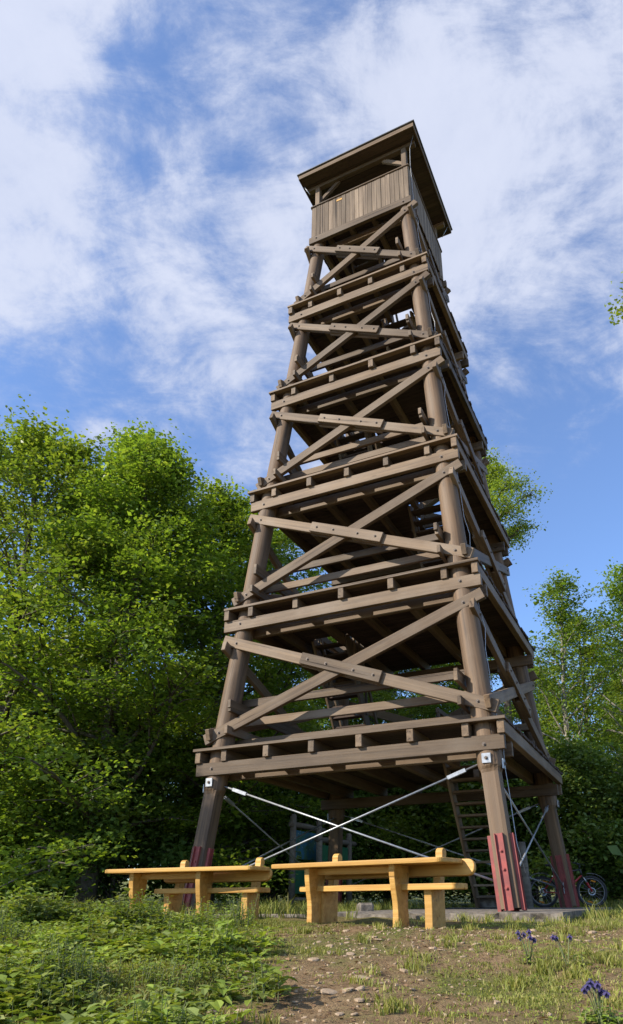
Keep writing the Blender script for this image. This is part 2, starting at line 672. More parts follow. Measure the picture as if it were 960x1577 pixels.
def bolt_mesh(r, mat='bolt'):
    key = ('bolt', r, mat)
    if key in CACHE:
        return CACHE[key]
    V, F = [], []
    prof = ((-0.01, 1.0), (0.008, 1.0), (0.008, 0.55), (0.028, 0.50))
    n = 10
    for x, s in prof:
        for i in range(n):
            a = 2 * math.pi * i / n
            V.append((x, r * s * math.cos(a), r * s * math.sin(a)))
    for q in range(len(prof) - 1):
        for i in range(n):
            j = (i + 1) % n
            F.append((q * n + i, q * n + j, (q + 1) * n + j, (q + 1) * n + i))
    F.append(tuple((len(prof) - 1) * n + i for i in range(n)))
    CACHE[key] = mesh_from('bolt', V, F, M[mat])
    return CACHE[key]


def leg_part(sx, sy, seed):
    r_ = random.Random(seed)
    ztop = zb(6) + 0.35
    p0 = Vector((sx * hz(0.03), sy * hz(0.03), 0.03))
    p1 = Vector((sx * hz(ztop), sy * hz(ztop), ztop))
    L_ = (p1 - p0).length
    Mx = axis_matrix(p0, p1, up=(0, 1, 0), center=False)
    n = 20
    V, F = [], []
    stations = [0, 0.6, 1.2, 1.8, 2.06, 2.11, 2.16, 2.24, 2.3] + list(np.arange(2.7, L_, 0.45)) + [L_]
    ph = [r_.uniform(0, 6.28) for _ in range(4)]
    for s in stations:
        q = sstep(2.06, 2.2, s)
        rr = 0.222 - 0.0022 * s + 0.006 * math.sin(s * 1.3 + ph[0])
        oy = 0.012 * math.sin(s * 0.5 + ph[1]) * q
        oz = 0.012 * math.sin(s * 0.43 + ph[2]) * q
        for i in range(n):
            a = 2 * math.pi * (i + 0.5) / n
            c, sn = math.cos(a), math.sin(a)
            sq = 0.152 / max(abs(c), abs(sn))
            sq = min(sq, 0.195)
            rad = sq * (1 - q) + rr * q * (1 + 0.012 * math.sin(3 * a + ph[3]))
            V.append((s, oy + rad * c, oz + rad * sn))
    m = len(stations)
    for k in range(m - 1):
        for i in range(n):
            j = (i + 1) % n
            F.append((k * n + i, k * n + j, (k + 1) * n + j, (k + 1) * n + i))
    F.append(tuple(range(n))[::-1])
    F.append(tuple((m - 1) * n + i for i in range(n)))
    me = mesh_from('leg', V, F, M['log'])
    me.polygons.foreach_set('use_smooth', [k >= 8 for k in range(m - 1) for i in range(n)] + [False, False])
    return raw('leg', me, tower, Mx), Mx


def channel_mesh():
    if 'chan' in CACHE:
        return CACHE['chan']
    w, fl, t = 0.066, 0.052, 0.010
    prof = [(-w, 0), (-w, fl), (-w + t, fl), (-w + t, t), (w - t, t), (w - t, fl), (w, fl), (w, 0)]
    prof = prof[::-1]
    n = len(prof)
    V, F = [], []
    for x in (-0.03, 1.08):
        for y, z in prof:
            V.append((x, y, z))
    for i in range(n):
        j = (i + 1) % n
        F.append((i, j, n + j, n + i))
    # concave ends as quads
    P = {p: i for i, p in enumerate(prof)}
    for base, flip in ((0, True), (n, False)):
        for q in (((-w, 0), (-w, fl), (-w + t, fl), (-w + t, t)), ((w - t, t), (w - t, fl), (w, fl), (w, 0)), ((-w, 0), (-w + t, t), (w - t, t), (w, 0))):
            f = tuple(base + P[p] for p in q)
            F.append(f if flip else f[::-1])
    CACHE['chan'] = mesh_from('red_channel', V, F, M['red'])
    return CACHE['chan']


def build_legs():
    for n_, (sx, sy) in enumerate(((-1, -1), (1, -1), (1, 1), (-1, 1))):
        lg, Mx = leg_part(sx, sy, 30 + n_)
        for k in range(4):
            Rx = Mx @ Matrix.Rotation(k * math.pi / 2, 4, 'X')
            Cm = Rx @ Matrix.Translation((0, 0, 0.154))
            c = raw('steel_foot_channel', channel_mesh(), lg, Cm)
            c['label'] = 'red painted steel channel bolted to the leg foot'
            for s in (0.28, 0.55, 0.82):
                p = Cm @ Vector((s, 0, 0.011))
                nn = (Cm.to_3x3() @ Vector((0, 0, 1)))
                raw('foot_bolt', bolt_mesh(0.031, 'red'), lg, axis_matrix(p, p + nn, center=False))
        # galvanised anchor plates for the rods
        for fi, dirv in ((0, Vector((0, sy, 0))), (1, Vector((sx, 0, 0)))):
            z = 2.30 if fi == 0 else 2.22
            c = Vector((sx * hz(z), sy * hz(z), z)) + dirv * 0.222
            timber('anchor_plate', c - dirv * 0.012, c + dirv * 0.014, 0.15, 0.16, 'steel', lg, ch=0.002)
            bolt_at(c + dirv * 0.016, dirv, lg, 0.03)


build_legs()

STAIR = {}
for k in range(1, 7):          # flight arriving at floor k
    ztop = zb(k) + BH / 2 + JH + DH
    zbot = 0.0 if k == 1 else zb(k - 1) + BH / 2 + JH + DH
    side = 1 if k % 2 == 1 else -1
    h = hz(ztop)
    uo = min(2.0, h - 0.55)
    ui = uo - 0.85
    run = 1.85 if k < 4 else 1.6
    v1 = -0.05 if k == 1 else -0.35
    STAIR[k] = (side, ui, uo, v1, v1 + run, zbot, ztop)


def build_floor(k):
    z0 = zb(k)
    h = hz(z0)
    ov = 0.375 if k < NF else 0.24
    last = k == NF
    # pairs of beams clamping the legs, front and back
    for sy in (-1, 1):
        for b in (0.19, -0.22):
            zz0 = z0 if b > 0 else z0 - 0.055
            e = ov + rnd.uniform(-0.03, 0.03)
            o = timber('beam', (-h - e, sy * (h + b), zz0), (h + e + rnd.uniform(-.03, .03), sy * (h + b), zz0), BT, BH, 'beam', tower)
            if b > 0:
                for s in (-1, 1):
                    bolt_at((s * h, sy * (h + b + BT / 2), z0 + rnd.uniform(-.03, .03)), (0, sy, 0), o, 0.034)
    # joists, ends standing proud of the front beam
    zj = z0 + BH / 2 + JH / 2
    inner = np.linspace(-h + 0.29, h - 0.29, (6, 5, 5, 4, 4, 4)[k - 1])
    so = 0.31 if k < NF else 0.06
    us = [-h - so, *inner, h + so]
    side, ui, uo, v1, v2, zb_, zt_ = STAIR[k]
    for u in us:
        e = h + 0.29 + rnd.uniform(-0.025, 0.03) if not last else 1.50
        e2 = h + 0.29 + rnd.uniform(-0.02, 0.03) if not last else 1.50
        lo, hi = (side * ui, side * uo) if side > 0 else (side * uo, side * ui)
        if lo + .1 < u < hi - .1:
            timber('joist', (u, -e, zj), (u, v1 - 0.1, zj), JW, JH, 'beam', tower)
            timber('joist', (u, v1 + 1.35, zj), (u, e2, zj), JW, JH, 'beam', tower)
        else:
            timber('joist', (u, -e, zj), (u, e2, zj), JW, JH, 'beam', tower)
    # deck planks along the face, with the stair opening left free
    zd = z0 + BH / 2 + JH + DH / 2 + 0.001
    e = h + 0.40 if not last else 1.49
    lo, hi = (side * ui, side * uo) if side > 0 else (side * uo, side * ui)
    hv = h + 0.33 if not last else 1.50
    nP = int(2 * hv / 0.148)
    step = 2 * hv / nP
    for i in range(nP):
        v = -hv + step * (i + 0.5)
        a, b = -e + rnd.uniform(-.02, .02), e + rnd.uniform(-.02, .02)
        spans = [(a, b)]
        if v1 - 0.08 < v < v1 + 1.3:
            spans = [(a, lo - 0.04), (hi + 0.04, b)]
        for s0, s1 in spans:
            timber('deck_plank', (s0, v, zd), (s1, v, zd + rnd.uniform(-.003, .003)), step - 0.012, DH, 'beam' if i == 0 else 'deck', tower, ch=0.004)
    if last:
        return
    # railings on the inner side of the legs
    zdt = z0 + BH / 2 + JH + DH
    for fi in range(4):
        for zz in (0.16, 0.60, 1.02):
            z = zdt + zz + (0.0 if fi % 2 == 0 else 0.175 if zz < .9 else -0.17)
            hh = hz(z)
            e = hh + 0.05 if fi % 2 == 0 else hh + 0.42
            b = -0.27
            timber('rail', face_pt(fi, -e + rnd.uniform(-.04, .04), b, z), face_pt(fi, e + rnd.uniform(-.04, .04), b, z), 0.075, 0.165, 'beam', tower)
    # crossed braces on every face
    for fi in range(4):
        dz = 0.0 if fi % 2 == 0 else 1.0
        zl = z0 + 0.73 + 0.06 * dz
        zh = zb(k + 1) - 0.43 - 0.20 * dz
        hl, hh = hz(zl), hz(zh)
        b = 0.185
        pLL, pHR = face_pt(fi, -hl, b, zl), face_pt(fi, hh, b, zh)
        pHL, pLR = face_pt(fi, -hh, b, zh), face_pt(fi, hl, b, zl)
        nrm = face_pt(fi, 0, 1, zl, 0) - face_pt(fi, 0, 0, zl, 0)
        d = (pHR - pLL).normalized()
        ex = 0.36
        BW, BTk = (0.225, 0.215, 0.205, 0.195, 0.19)[k - 1], 0.10
        A = timber('brace', pLL - d * ex, pHR + d * (ex + 0.04), BTk, BW, 'beam', tower)
        for p in (pLL, pHR):
            bolt_at(p + nrm * (BTk / 2), nrm, A, 0.033)
        d2 = (pLR - pHL).normalized()
        # crossing point of the two braces in the plane
        t = hh / (hl + hh)
        X_ = pHL.lerp(pLR, t)
        gap = 0.135 / max(0.35, abs(d.cross(d2).length)) + 0.012
        b1 = timber('brace', pHL - d2 * ex, X_ - d2 * gap, BTk, BW, 'beam', tower)
        b2 = timber('brace', X_ + d2 * gap, pLR + d2 * ex, BTk, BW, 'beam', tower)
        bolt_at(pHL + nrm * (BTk / 2), nrm, b1, 0.033)
        bolt_at(pLR + nrm * (BTk / 2), nrm, b2, 0.033)
        pl = 0.92 if k < 4 else 0.78
        for s in (1, -1):
            off = nrm * (s * (BTk / 2 + 0.034))
            sh = d2 * (0.02 * s) + Vector((0, 0, 0.012 * s))
            P = timber('splice_plank', X_ - d2 * pl + off + sh, X_ + d2 * pl + off + sh, 0.062, BW + 0.005, 'beam', b1)
            if s == 1 and fi in (0, 1):
                for q in (-0.82, -0.34, 0.34, 0.82):
                    bolt_at(X_ + d2 * (pl * q) + nrm * (BTk / 2 + 0.066) + sh, nrm, b1, 0.03)


for k in range(1, NF + 1):
    build_floor(k)


def build_stairs():
    for k in range(1, 7):
        side, ui, uo, v1, v2, z0, z1 = STAIR[k]
        for u in (ui, uo):
            timber('stair_stringer', (side * u, v2 + 0.05, z0 + 0.02), (side * u, v1 - 0.0, z1 - 0.06), 0.06, 0.26, 'beam', tower)
        n = int(round((z1 - z0) / 0.222))
        for i in range(1, n):
            t = i / n
            v, z = v2 + (v1 - v2) * t, z0 + (z1 - z0) * t
            timber('stair_tread', (side * (ui + 0.03), v, z), (side * (uo - 0.03), v, z), 0.22, 0.045, 'deck' if k > 1 else 'beam', tower, ch=0.004)
        # handrails of the upper flights and of the floor opening
        for u in (ui - 0.05, uo + 0.05):
            a = Vector((side * u, v2, z0 + 0.95))
            b = Vector((side * u, v1 + 0.2, z1 + 0.55))
            if k > 1:
                timber('stair_handrail', a, b, 0.05, 0.10, 'beam', tower)
                for t in (0.06, 0.5, 0.93):
                    p = a.lerp(b, t)
                    timber('stair_baluster', p - Vector((0, 0, 0.98)), p, 0.06, 0.06, 'beam', tower)
        if k < 6:
            for v in (v1 + 0.1, v1 + 0.7, v1 + 1.3):
                timber('rail_post', (side * (ui - 0.12), v, z1), (side * (ui - 0.12), v, z1 + 1.0), 0.07, 0.07, 'beam', tower)
            timber('rail', (side * (ui - 0.12), v1 + 0.05, z1 + 1.05), (side * (ui - 0.12), v1 + 1.35, z1 + 1.05), 0.08, 0.11, 'beam', tower)


build_stairs()


def build_cabin():
    z6 = zb(6)
    zd = z6 + BH / 2 + JH + DH
    E_ = 1.53
    zlo, zhi = z6 + 0.17, z6 + 1.44
    cabin_root = tower
    for fi in range(4):
        nB = 22
        stp = 2 * E_ / nB
        cap = timber('parapet_cap', face_pt(fi, -E_ - 0.03, 0, zhi + 0.02, E_ - 0.01), face_pt(fi, E_ + 0.03 - (0.0), 0, zhi + 0.02, E_ - 0.01), 0.12 if fi % 2 == 0 else 0.115, 0.045 if fi % 2 == 0 else 0.041, 'beam', cabin_root)
        for zz in (zlo + 0.22, zhi - 0.2):
            timber('parapet_rail', face_pt(fi, -E_ + 0.07, 0, zz, E_ - 0.07), face_pt(fi, E_ - 0.07, 0, zz, E_ - 0.07), 0.05, 0.12, 'deck', cabin_root)
        for i in range(nB):
            a = -E_ + stp * (i + 0.5)
            b = 0.006 * (i % 2) + rnd.uniform(0, 0.004)
            zz = zlo + rnd.choice((0, 0, 0.0, -0.012, 0.015, -0.05 if i % 6 == 3 else 0))
            p0, p1 = face_pt(fi, a, b, zz, E_), face_pt(fi, a + rnd.uniform(-.004, .004), b, zhi, E_)
            nrm = face_pt(fi, 0, 1, 0, 0) - face_pt(fi, 0, 0, 0, 0)
            timber('parapet_board', p0, p1, 0.022, stp - 0.008, 'board', cabin_root, up=nrm.cross(Vector((0, 0, 1))), ch=0.003)
    zr = z6 + 2.52
    for sx in (-1, 1):
        for sy in (-1, 1):
            q = 1.40
            timber('cabin_post', (sx * q, sy * q, zd), (sx * q, sy * q, zr - 0.14), 0.145, 0.145, 'beam', tower)
            timber('knee_brace', (sx * q, sy * (q - 0.05), zr - 0.68), (sx * (q - 0.68), sy * (q - 0.05), zr - 0.12), 0.08, 0.12, 'beam', tower)
            timber('knee_brace', (sx * (q - 0.05), sy * q, zr - 0.68), (sx * (q - 0.05), sy * (q - 0.68), zr - 0.12), 0.08, 0.12, 'beam', tower)
    for s in (-1, 1):
        timber('wall_plate', (-1.75, s * 1.40, zr - 0.07), (1.75, s * 1.40, zr - 0.07), 0.14, 0.14, 'beam', tower)
    # roof: rafters, boarding, fascia, sheet
    nB = 24
    Ho = 1.83
    for i in range(nB):
        v = -Ho + 2 * Ho * (i + 0.5) / nB
        timber('roof_board', (-Ho, v, zr + 0.03), (Ho, v, zr + 0.03), 2 * Ho / nB - 0.006, 0.024, 'deck', tower, ch=0.002)
    for fi in range(4):
        e = Ho + (0.03 if fi % 2 == 0 else 0.0)
        timber('fascia_board', face_pt(fi, -e, 0.016, zr + 0.07, Ho), face_pt(fi, e, 0.016, zr + 0.07, Ho), 0.03, 0.17, 'beam', tower, ch=0.003)
    s = Ho + 0.07
    V = [(-s, -s, 0), (s, -s, 0), (s, s, 0.0), (-s, s, 0.0), (-s, -s, .03), (s, -s, .03), (s, s, .03), (-s, s, .03), (0, 0, 0.3)]
    F = [(3, 2, 1, 0), (0, 1, 5, 4), (1, 2, 6, 5), (2, 3, 7, 6), (3, 0, 4, 7), (4, 5, 8), (5, 6, 8), (6, 7, 8), (7, 4, 8)]
    raw('roof_sheet', mesh_from('roof_sheet', V, F, M['roofing']), tower, Matrix.Translation((0, 0, zr + 0.158)))
    # small pale plate nailed on the parapet
    p = face_pt(0, -0.62, 0.022, zhi - 0.16, E_)
    timber('nameplate', p - Vector((0.09, 0, 0)), p + Vector((0.09, 0, 0)), 0.008, 0.07, 'yellow', tower, ch=0.001)


build_cabin()


def build_rods():
    for fi in range(4):
        for s in (-1, 1):
            zt, zl = 2.30 if fi % 2 == 0 else 2.22, 0.42
            a = face_pt(fi, s * (hz(zt) - 0.20), 0.02 * s, zt - 0.06)
            b = face_pt(fi, -s * (hz(zl) - 0.18), 0.02 * s, zl)
            r_ = rod('steel_rod', a, b, 0.017, 'steel', tower, 8)
            d = (b - a).normalized()
            timber('turnbuckle', a + d * 0.22, a + d * 0.56, 0.055, 0.065, 'steel', r_, ch=0.003)
            timber('rod_plate', b + d * 0.04 - Vector((0, 0, 0.12)), b + d * 0.04 + Vector((0, 0, 0.12)), 0.012, 0.17, 'steel', r_, ch=0.002)
    # lightning conductor down the corner post and the leg
    pts = [(1.80, -1.62, zb(6) + 2.60), (1.62, -1.52, zb(6) + 2.15), (1.60, -1.50, zb(6) + 1.5), (1.60, -1.40, zb(6) + 0.3)]
    z = zb(6) - 0.3
    i = 0
    while z > 0.3:
        o = 0.228 + (0.05 if i % 5 == 1 else 0.0)
        pts.append((hz(z) + o, -hz(z) + 0.02 + 0.03 * math.sin(i * 1.7), z))
        z -= 0.42
        i += 1
    tube('lightning_wire', pts, 0.007, 'steel', tower, 6)
    for sx, sy in ((1, 1), (-1, -1)):
        tube('lightning_wire', [(sx * 1.84, sy * 1.6, zb(6) + 2.58), (sx * 1.62, sy * 1.55, zb(6) + 2.1)], 0.011, 'steel', tower, 6)


build_rods()

# concrete foundation in front of the right foot, low kerb on the left
def local(u, v, z=0.0):
    c, s = math.cos(TYAW), math.sin(TYAW)
    return Vector((TX + c * u - s * v, TY + s * u + c * v, z))


def rough_block(name, u0, u1, v0, v1, ztop, zbot, mat, seed, amp):
    """a cast block with a crumbled front edge"""
    nu, rows = int((u1 - u0) / 0.09), 7
    V, F = [], []
    prof = [(v1, zbot), (v1, ztop)] + [(v0 + (v1 - v0) * t, ztop) for t in (0.6, 0.25, 0.08)] + \
           [(v0, ztop - 0.02)] + [(v0, ztop + (zbot - ztop) * t) for t in (0.25, 0.45, 0.7, 1.0)]
    n = len(prof)
    for i in range(nu + 1):
        u = u0 + (u1 - u0) * i / nu
        for j, (v, z) in enumerate(prof):
            k = amp * (1.0 if 5 <= j < n else 0.12)
            dv = mnoise.noise((u * 3.0, j * 0.8, seed)) * k + mnoise.noise((u * 9, j * 1.9, seed + 5)) * k * 0.6
            dzz = mnoise.noise((u * 4.0, j * 1.3, seed + 9)) * k * (0.5 if j > 4 else 0.12)
            V.append(local(u, v + dv, z + dzz))
    for i in range(nu):
        for j in range(n - 1):
            F.append((i * n + j, i * n + j + 1, (i + 1) * n + j + 1, (i + 1) * n + j))
    F.append(tuple(range(n)))
    F.append(tuple(nu * n + j for j in range(n))[::-1])
    return raw(name, mesh_from(name, V, F, M[mat]))


tag(rough_block('concrete_slab', 0.15, 3.75, -3.5, 3.6, 0.0, -0.4, 'concrete', 2.0, 0.09), 'rough edged concrete slab under the right hand tower legs', 'slab', kind='structure')
tag(rough_block('kerb', -4.1, 0.13, -3.42, -3.28, -0.035, -0.35, 'concrete', 7.0, 0.02), 'low concrete kerb running towards the tower front left foot', 'kerb', kind='structure')
for n_, (u, v) in enumerate(((-2.94, -2.94), (-2.94, 2.94))):
    o = raw('footing', box_mesh(0.75, 0.75, 0.4, 'concrete', 0.03), None, Matrix.Translation(local(u, v, -0.2)) @ Matrix.Rotation(TYAW, 4, 'Z'))
    tag(o, ['square concrete footing under the tower foot behind the left table', 'square concrete footing under the rear left tower foot'][n_], 'footing', kind='structure')


# ------------------------------------------------------------------ tables and benches
def plank_outline(L_, w, r, n=5):
    """plan outline of a board with rounded corners"""
    P = []
    for cx, cy, a0 in ((L_ / 2 - r, w / 2 - r, 0), (-L_ / 2 + r, w / 2 - r, 90), (-L_ / 2 + r, -w / 2 + r, 180), (L_ / 2 - r, -w / 2 + r, 270)):
        for i in range(n + 1):
            a = R(a0 + 90 * i / n)
            P.append((cx + r * math.cos(a), cy + r * math.sin(a)))
    return P


def slab_mesh(name, outline, t, mat, bev=0.014, axis='z'):
    """a thick board: outline in two axes, thickness along the third, softened edges"""
    n = len(outline)
    cx = sum(p[0] for p in outline) / n
    cy = sum(p[1] for p in outline) / n
    V, F = [], []

    def inset(p, d):
        q = Vector((p[0] - cx, p[1] - cy))
        l_ = q.length
        return (cx + q.x * (1 - d / l_), cy + q.y * (1 - d / l_))
    rings = [(-t / 2, bev), (-t / 2 + bev * .3, bev * .3), (-t / 2 + bev, 0), (t / 2 - bev, 0), (t / 2 - bev * .3, bev * .3), (t / 2, bev)]
    for h, d in rings:
        for p in outline:
            a, b = inset(p, d) if d else p
            V.append((a, b, h) if axis == 'z' else (h, a, b))
    for k in range(len(rings) - 1):
        for i in range(n):
            j = (i + 1) % n
            F.append((k * n + i, k * n + j, (k + 1) * n + j, (k + 1) * n + i))
    F.append(tuple(range(n))[::-1])
    F.append(tuple((len(rings) - 1) * n + i for i in range(n)))
    return mesh_from(name, V, F, M[mat])


def smooth_curve(pts, n=5):
    out = []
    for i in range(len(pts) - 1):
        p0, p1, p2, p3 = pts[max(i - 1, 0)], pts[i], pts[i + 1], pts[min(i + 2, len(pts) - 1)]
        for k in range(n):
            t = k / n
            out.append(tuple(0.5 * (2 * b + (c - a) * t + (2 * a - 5 * b + 4 * c - d) * t * t + (3 * b - a - 3 * c + d) * t ** 3)
                             for a, b, c, d in zip(p0, p1, p2, p3)))
    out.append(pts[-1])
    return out


def make_table(label, loc, yaw, length, legs, zg):
    t = thing('picnic_table', label, 'table', (loc[0], loc[1], zg), yaw, 'honey coloured picnic tables')
    w = 0.62
    raw('tabletop', slab_mesh('tabletop', [(x, y + 0.02 * math.sin(x * 2.2)) for x, y in plank_outline(length, w, 0.085)], 0.058, 'yellow'), t, Matrix.Translation((0, 0, 0.738)))
    # trestle boards: front edge swept forward at the top
    fr = smooth_curve([(-0.235, 0.71), (-0.235, 0.60), (-0.20, 0.42), (-0.155, 0.25), (-0.15, 0.08), (-0.165, -0.12)], 4)
    bk = smooth_curve([(0.175, -0.12), (0.165, 0.08), (0.16, 0.25), (0.19, 0.45), (0.215, 0.60), (0.215, 0.71)], 4)
    for x in legs:
        raw('leg', slab_mesh('leg', [(a * 0.8, b) for a, b in fr + bk], 0.085, 'yellow', 0.012, 'x'), t, Matrix.Translation((x, 0, 0)))
    timber('stretcher', (legs[0], 0.02, 0.66), (legs[1], 0.02, 0.66), 0.05, 0.09, 'yellow', t)
    return t


def make_bench(label, loc, yaw, seat, back, legs, zg):
    t = thing('wooden_bench', label, 'bench', (loc[0], loc[1], zg), yaw, 'honey coloured benches with backrests')
    for x in legs:
        low = [(-0.17, -0.12), (0.17, -0.12), (0.17, 0.10), (0.175, 0.30), (0.18, 0.41), (-0.16, 0.41), (-0.155, 0.2)]
        raw('leg', slab_mesh('leg', low, 0.11, 'yellow', 0.010, 'x'), t, Matrix.Translation((x, 0, 0)))
        f_ = smooth_curve([(0.06, 0.40), (0.075, 0.50), (0.105, 0.62), (0.15, 0.74), (0.172, 0.84)], 3)
        b_ = smooth_curve([(0.285, 0.85), (0.25, 0.74), (0.21, 0.60), (0.185, 0.46), (0.178, 0.40)], 3)
        knob = [(0.172 + 0.056 - 0.0565 * math.cos(a), 0.865 + 0.06 * math.sin(a)) for a in np.linspace(0.1, math.pi - 0.1, 8)]
        raw('back_upright', slab_mesh('back_upright', [(p[0], p[1]) for p in (f_ + knob + b_)][::-1], 0.10, 'yellow', 0.009, 'x'), t, Matrix.Translation((x, 0, 0)))
    c, l_ = (seat[0] + seat[1]) / 2, seat[1] - seat[0]
    raw('seat', slab_mesh('seat', plank_outline(l_, 0.36, 0.05), 0.072, 'yellow'), t, Matrix.Translation((c, -0.06, 0.442)))
    c, l_ = (back[0] + back[1]) / 2, back[1] - back[0]
    me = slab_mesh('backrest', plank_outline(l_, 0.20, 0.092, 6), 0.06, 'yellow')
    raw('backrest', me, t, Matrix.Translation((c, 0.095, 0.665)) @ Matrix.Rotation(R(90 - 14), 4, 'X'))
    return t


def front_edge_place(pl, pr, w):
    """from the ends of the near edge of a board: centre and yaw"""
    d = Vector((pr[0] - pl[0], pr[1] - pl[1]))
    yaw = math.atan2(d.y, d.x)
    n = Vector((-d.y, d.x)).normalized()
    c = (Vector(pl) + Vector(pr)) / 2 + n * (w / 2)
    return c, yaw, d.length


ZT = -0.125
c, yaw, L_ = front_edge_place((-3.97, 11.51), (-1.46, 10.49), 0.62)
make_table('honey coloured wooden table among the tall green weeds', c, yaw, L_, (-0.88, 0.36), ZT)
c, yaw, L_ = front_edge_place((-1.18, 10.25), (1.07, 8.62), 0.62)
make_table('honey coloured wooden table standing on bare soil in front of the tower', c, yaw, L_, (-0.79, 0.60), ZT)
make_bench('honey coloured bench behind the table in the weeds', (-2.19, 11.42), R(-26), (-0.98, 1.02), (-1.05, 1.03), (-0.76, 0.72), ZT)
make_bench('honey coloured bench behind the table on bare soil', (0.42, 9.75), R(-37), (-1.30, 1.22), (-1.12, 1.34), (-0.96, 0.78), ZT)


# ------------------------------------------------------------------ bicycle
def torus_data(r, t, n, m, V, F, flat=1.0):
    base = len(V)
    for i in range(n):
        a = 2 * math.pi * i / n
        for j in range(m):
            b = 2 * math.pi * j / m
            rr = r + t * math.cos(b)
            V.append(Vector((rr * math.cos(a), t * flat * math.sin(b), rr * math.sin(a))))
    for i in range(n):
        i2 = (i + 1) % n
        for j in range(m):
            j2 = (j + 1) % m
            F.append((base + i * m + j, base + i2 * m + j, base + i2 * m + j2, base + i * m + j2))


def make_bicycle(loc, yaw, lean):
    b = thing('bicycle', 'red and black mountain bike leaning behind the rear right tower foot', 'bicycle', loc)
    b.matrix_basis = Matrix.Translation(loc) @ Matrix.Rotation(yaw, 4, 'Z') @ Matrix.Rotation(lean, 4, 'X')
    rw, fw, rad = Vector((-0.54, 0, 0.345)), Vector((0.55, 0, 0.345)), 0.345
    for cpos in (rw, fw):
        V, F = [], []
        torus_data(rad - 0.026, 0.028, 40, 8, V, F)
        ty = raw('tyre', mesh_from('tyre', V, F, M['rubber'], True), b, Matrix.Translation(cpos))
        V, F = [], []
        torus_data(rad - 0.062, 0.012, 36, 6, V, F)
        raw('rim', mesh_from('rim', V, F, M['grey_plastic'], True), ty, Matrix.Translation(cpos))
        V, F = [], []
        for i in range(16):
            a = 2 * math.pi * i / 16
            d = Vector((math.cos(a), 0, math.sin(a)))
            tube_data([d * 0.02 + Vector((0, 0.02 * (-1) ** i, 0)), d * (rad - 0.065)], [0.0022] * 2, 4, V, F)
        tag(raw('spokes', mesh_from('spokes', V, F, M['alloy']), ty, Matrix.Translation(cpos)), kind='stuff')
        rod('hub', cpos - Vector((0, .06, 0)), cpos + Vector((0, .06, 0)), 0.025, 'alloy', b)
        V, F = [], []
        torus_data(0.075, 0.010, 24, 4, V, F, 0.3)
        raw('brake_disc', mesh_from('brake_disc', V, F, M['alloy']), b, Matrix.Translation(cpos + Vector((0, -.035, 0))))
        for a in (R(75), R(255)):
            p = cpos + Vector((math.cos(a), 0, math.sin(a))) * 0.23
            d = Vector((-math.sin(a), 0, math.cos(a)))
            timber('reflector', p - d * 0.055, p + d * 0.055, 0.02, 0.03, 'amber', b, up=(math.cos(a), 0, math.sin(a)), ch=0.004)
        # mudguard
        a0, a1 = (R(60), R(150)) if cpos.x < 0 else (R(35), R(100))
        pts = [cpos + Vector((math.cos(a), 0, math.sin(a))) * (rad + 0.045 + (0.05 * k / 8 if cpos.x < 0 else 0)) for k, a in enumerate(np.linspace(a0, a1, 9))]
        V, F = [], []
        for p in pts:
            for dy in (-0.03, 0.03):
                V.append(p + Vector((0, dy, 0)))
                V.append(p + Vector((0, dy * 0.9, 0.008)))
        for i in range(8):
            o = i * 4
            F += [(o, o + 4, o + 6, o + 2), (o + 1, o + 3, o + 7, o + 5), (o, o + 1, o + 5, o + 4), (o + 2, o + 6, o + 7, o + 3)]
        raw('mudguard', mesh_from('mudguard', V, F, M['grey_plastic'], True), b)
    bb, seat_top, head_b, head_t = Vector((-0.10, 0, 0.31)), Vector((-0.26, 0, 0.74)), Vector((0.37, 0, 0.70)), Vector((0.335, 0, 0.82))
    for nm, p, q, r_, mt in (('down_tube', bb, head_b, 0.022, 'bike_red'), ('top_tube', seat_top, head_t, 0.018, 'black'), ('seat_tube', bb, seat_top, 0.017, 'bike_red'),
                             ('head_tube', head_b, head_t, 0.024, 'black'), ('seat_post', seat_top, seat_top + Vector((-0.06, 0, 0.17)), 0.014, 'alloy')):
        rod(nm, p, q, r_, mt, b, 10)
    for s in (-1, 1):
        rod('chain_stay', bb + Vector((0, s * .03, 0)), rw + Vector((0, s * .055, 0)), 0.010, 'bike_red', b)
        rod('seat_stay', seat_top + Vector((0, s * .03, -.05)), rw + Vector((0, s * .055, 0)), 0.009, 'bike_red', b)
        rod('fork_upper', head_b + Vector((0.01, s * .06, -.03)), fw.lerp(head_b, 0.5) + Vector((0.01, s * .06, 0)), 0.014, 'alloy', b)
        rod('fork_lower', fw.lerp(head_b, 0.55) + Vector((0.01, s * .06, 0)), fw + Vector((0, s * .06, 0)), 0.021, 'bike_red', b)
        tube('brake_lever', [(0.33, s * .2, .955), (0.40, s * .25, .945), (0.42, s * .31, .93)], 0.007, 'black', b, 5)
        rod('grip', (0.27, s * .22, 0.965), (0.245, s * .34, 0.96), 0.018, 'rubber', b)
        rod('crank', bb + Vector((0, s * .06, 0)), bb + Vector((s * .12, s * .07, -s * .12)), 0.011, 'alloy', b)
        p = bb + Vector((s * .12, s * .12, -s * .12))
        timber('pedal', p - Vector((.045, 0, 0)), p + Vector((.045, 0, 0)), 0.08, 0.022, 'black', b, ch=.003)
    rod('fork_crown', head_b + Vector((.01, -.075, -.03)), head_b + Vector((.01, .075, -.03)), 0.02, 'black', b)
    rod('stem', head_t + Vector((-.01, 0, .02)), Vector((0.345, 0, 0.93)), 0.02, 'black', b)
    tube('handlebar', [(0.25, -.33, .96), (0.29, -.2, .96), (0.34, -.06, .93), (0.34, .06, .93), (0.29, .2, .96), (0.25, .33, .96)], 0.013, 'black', b)
    V, F = [], []
    torus_data(0.085, 0.008, 24, 4, V, F, 0.4)
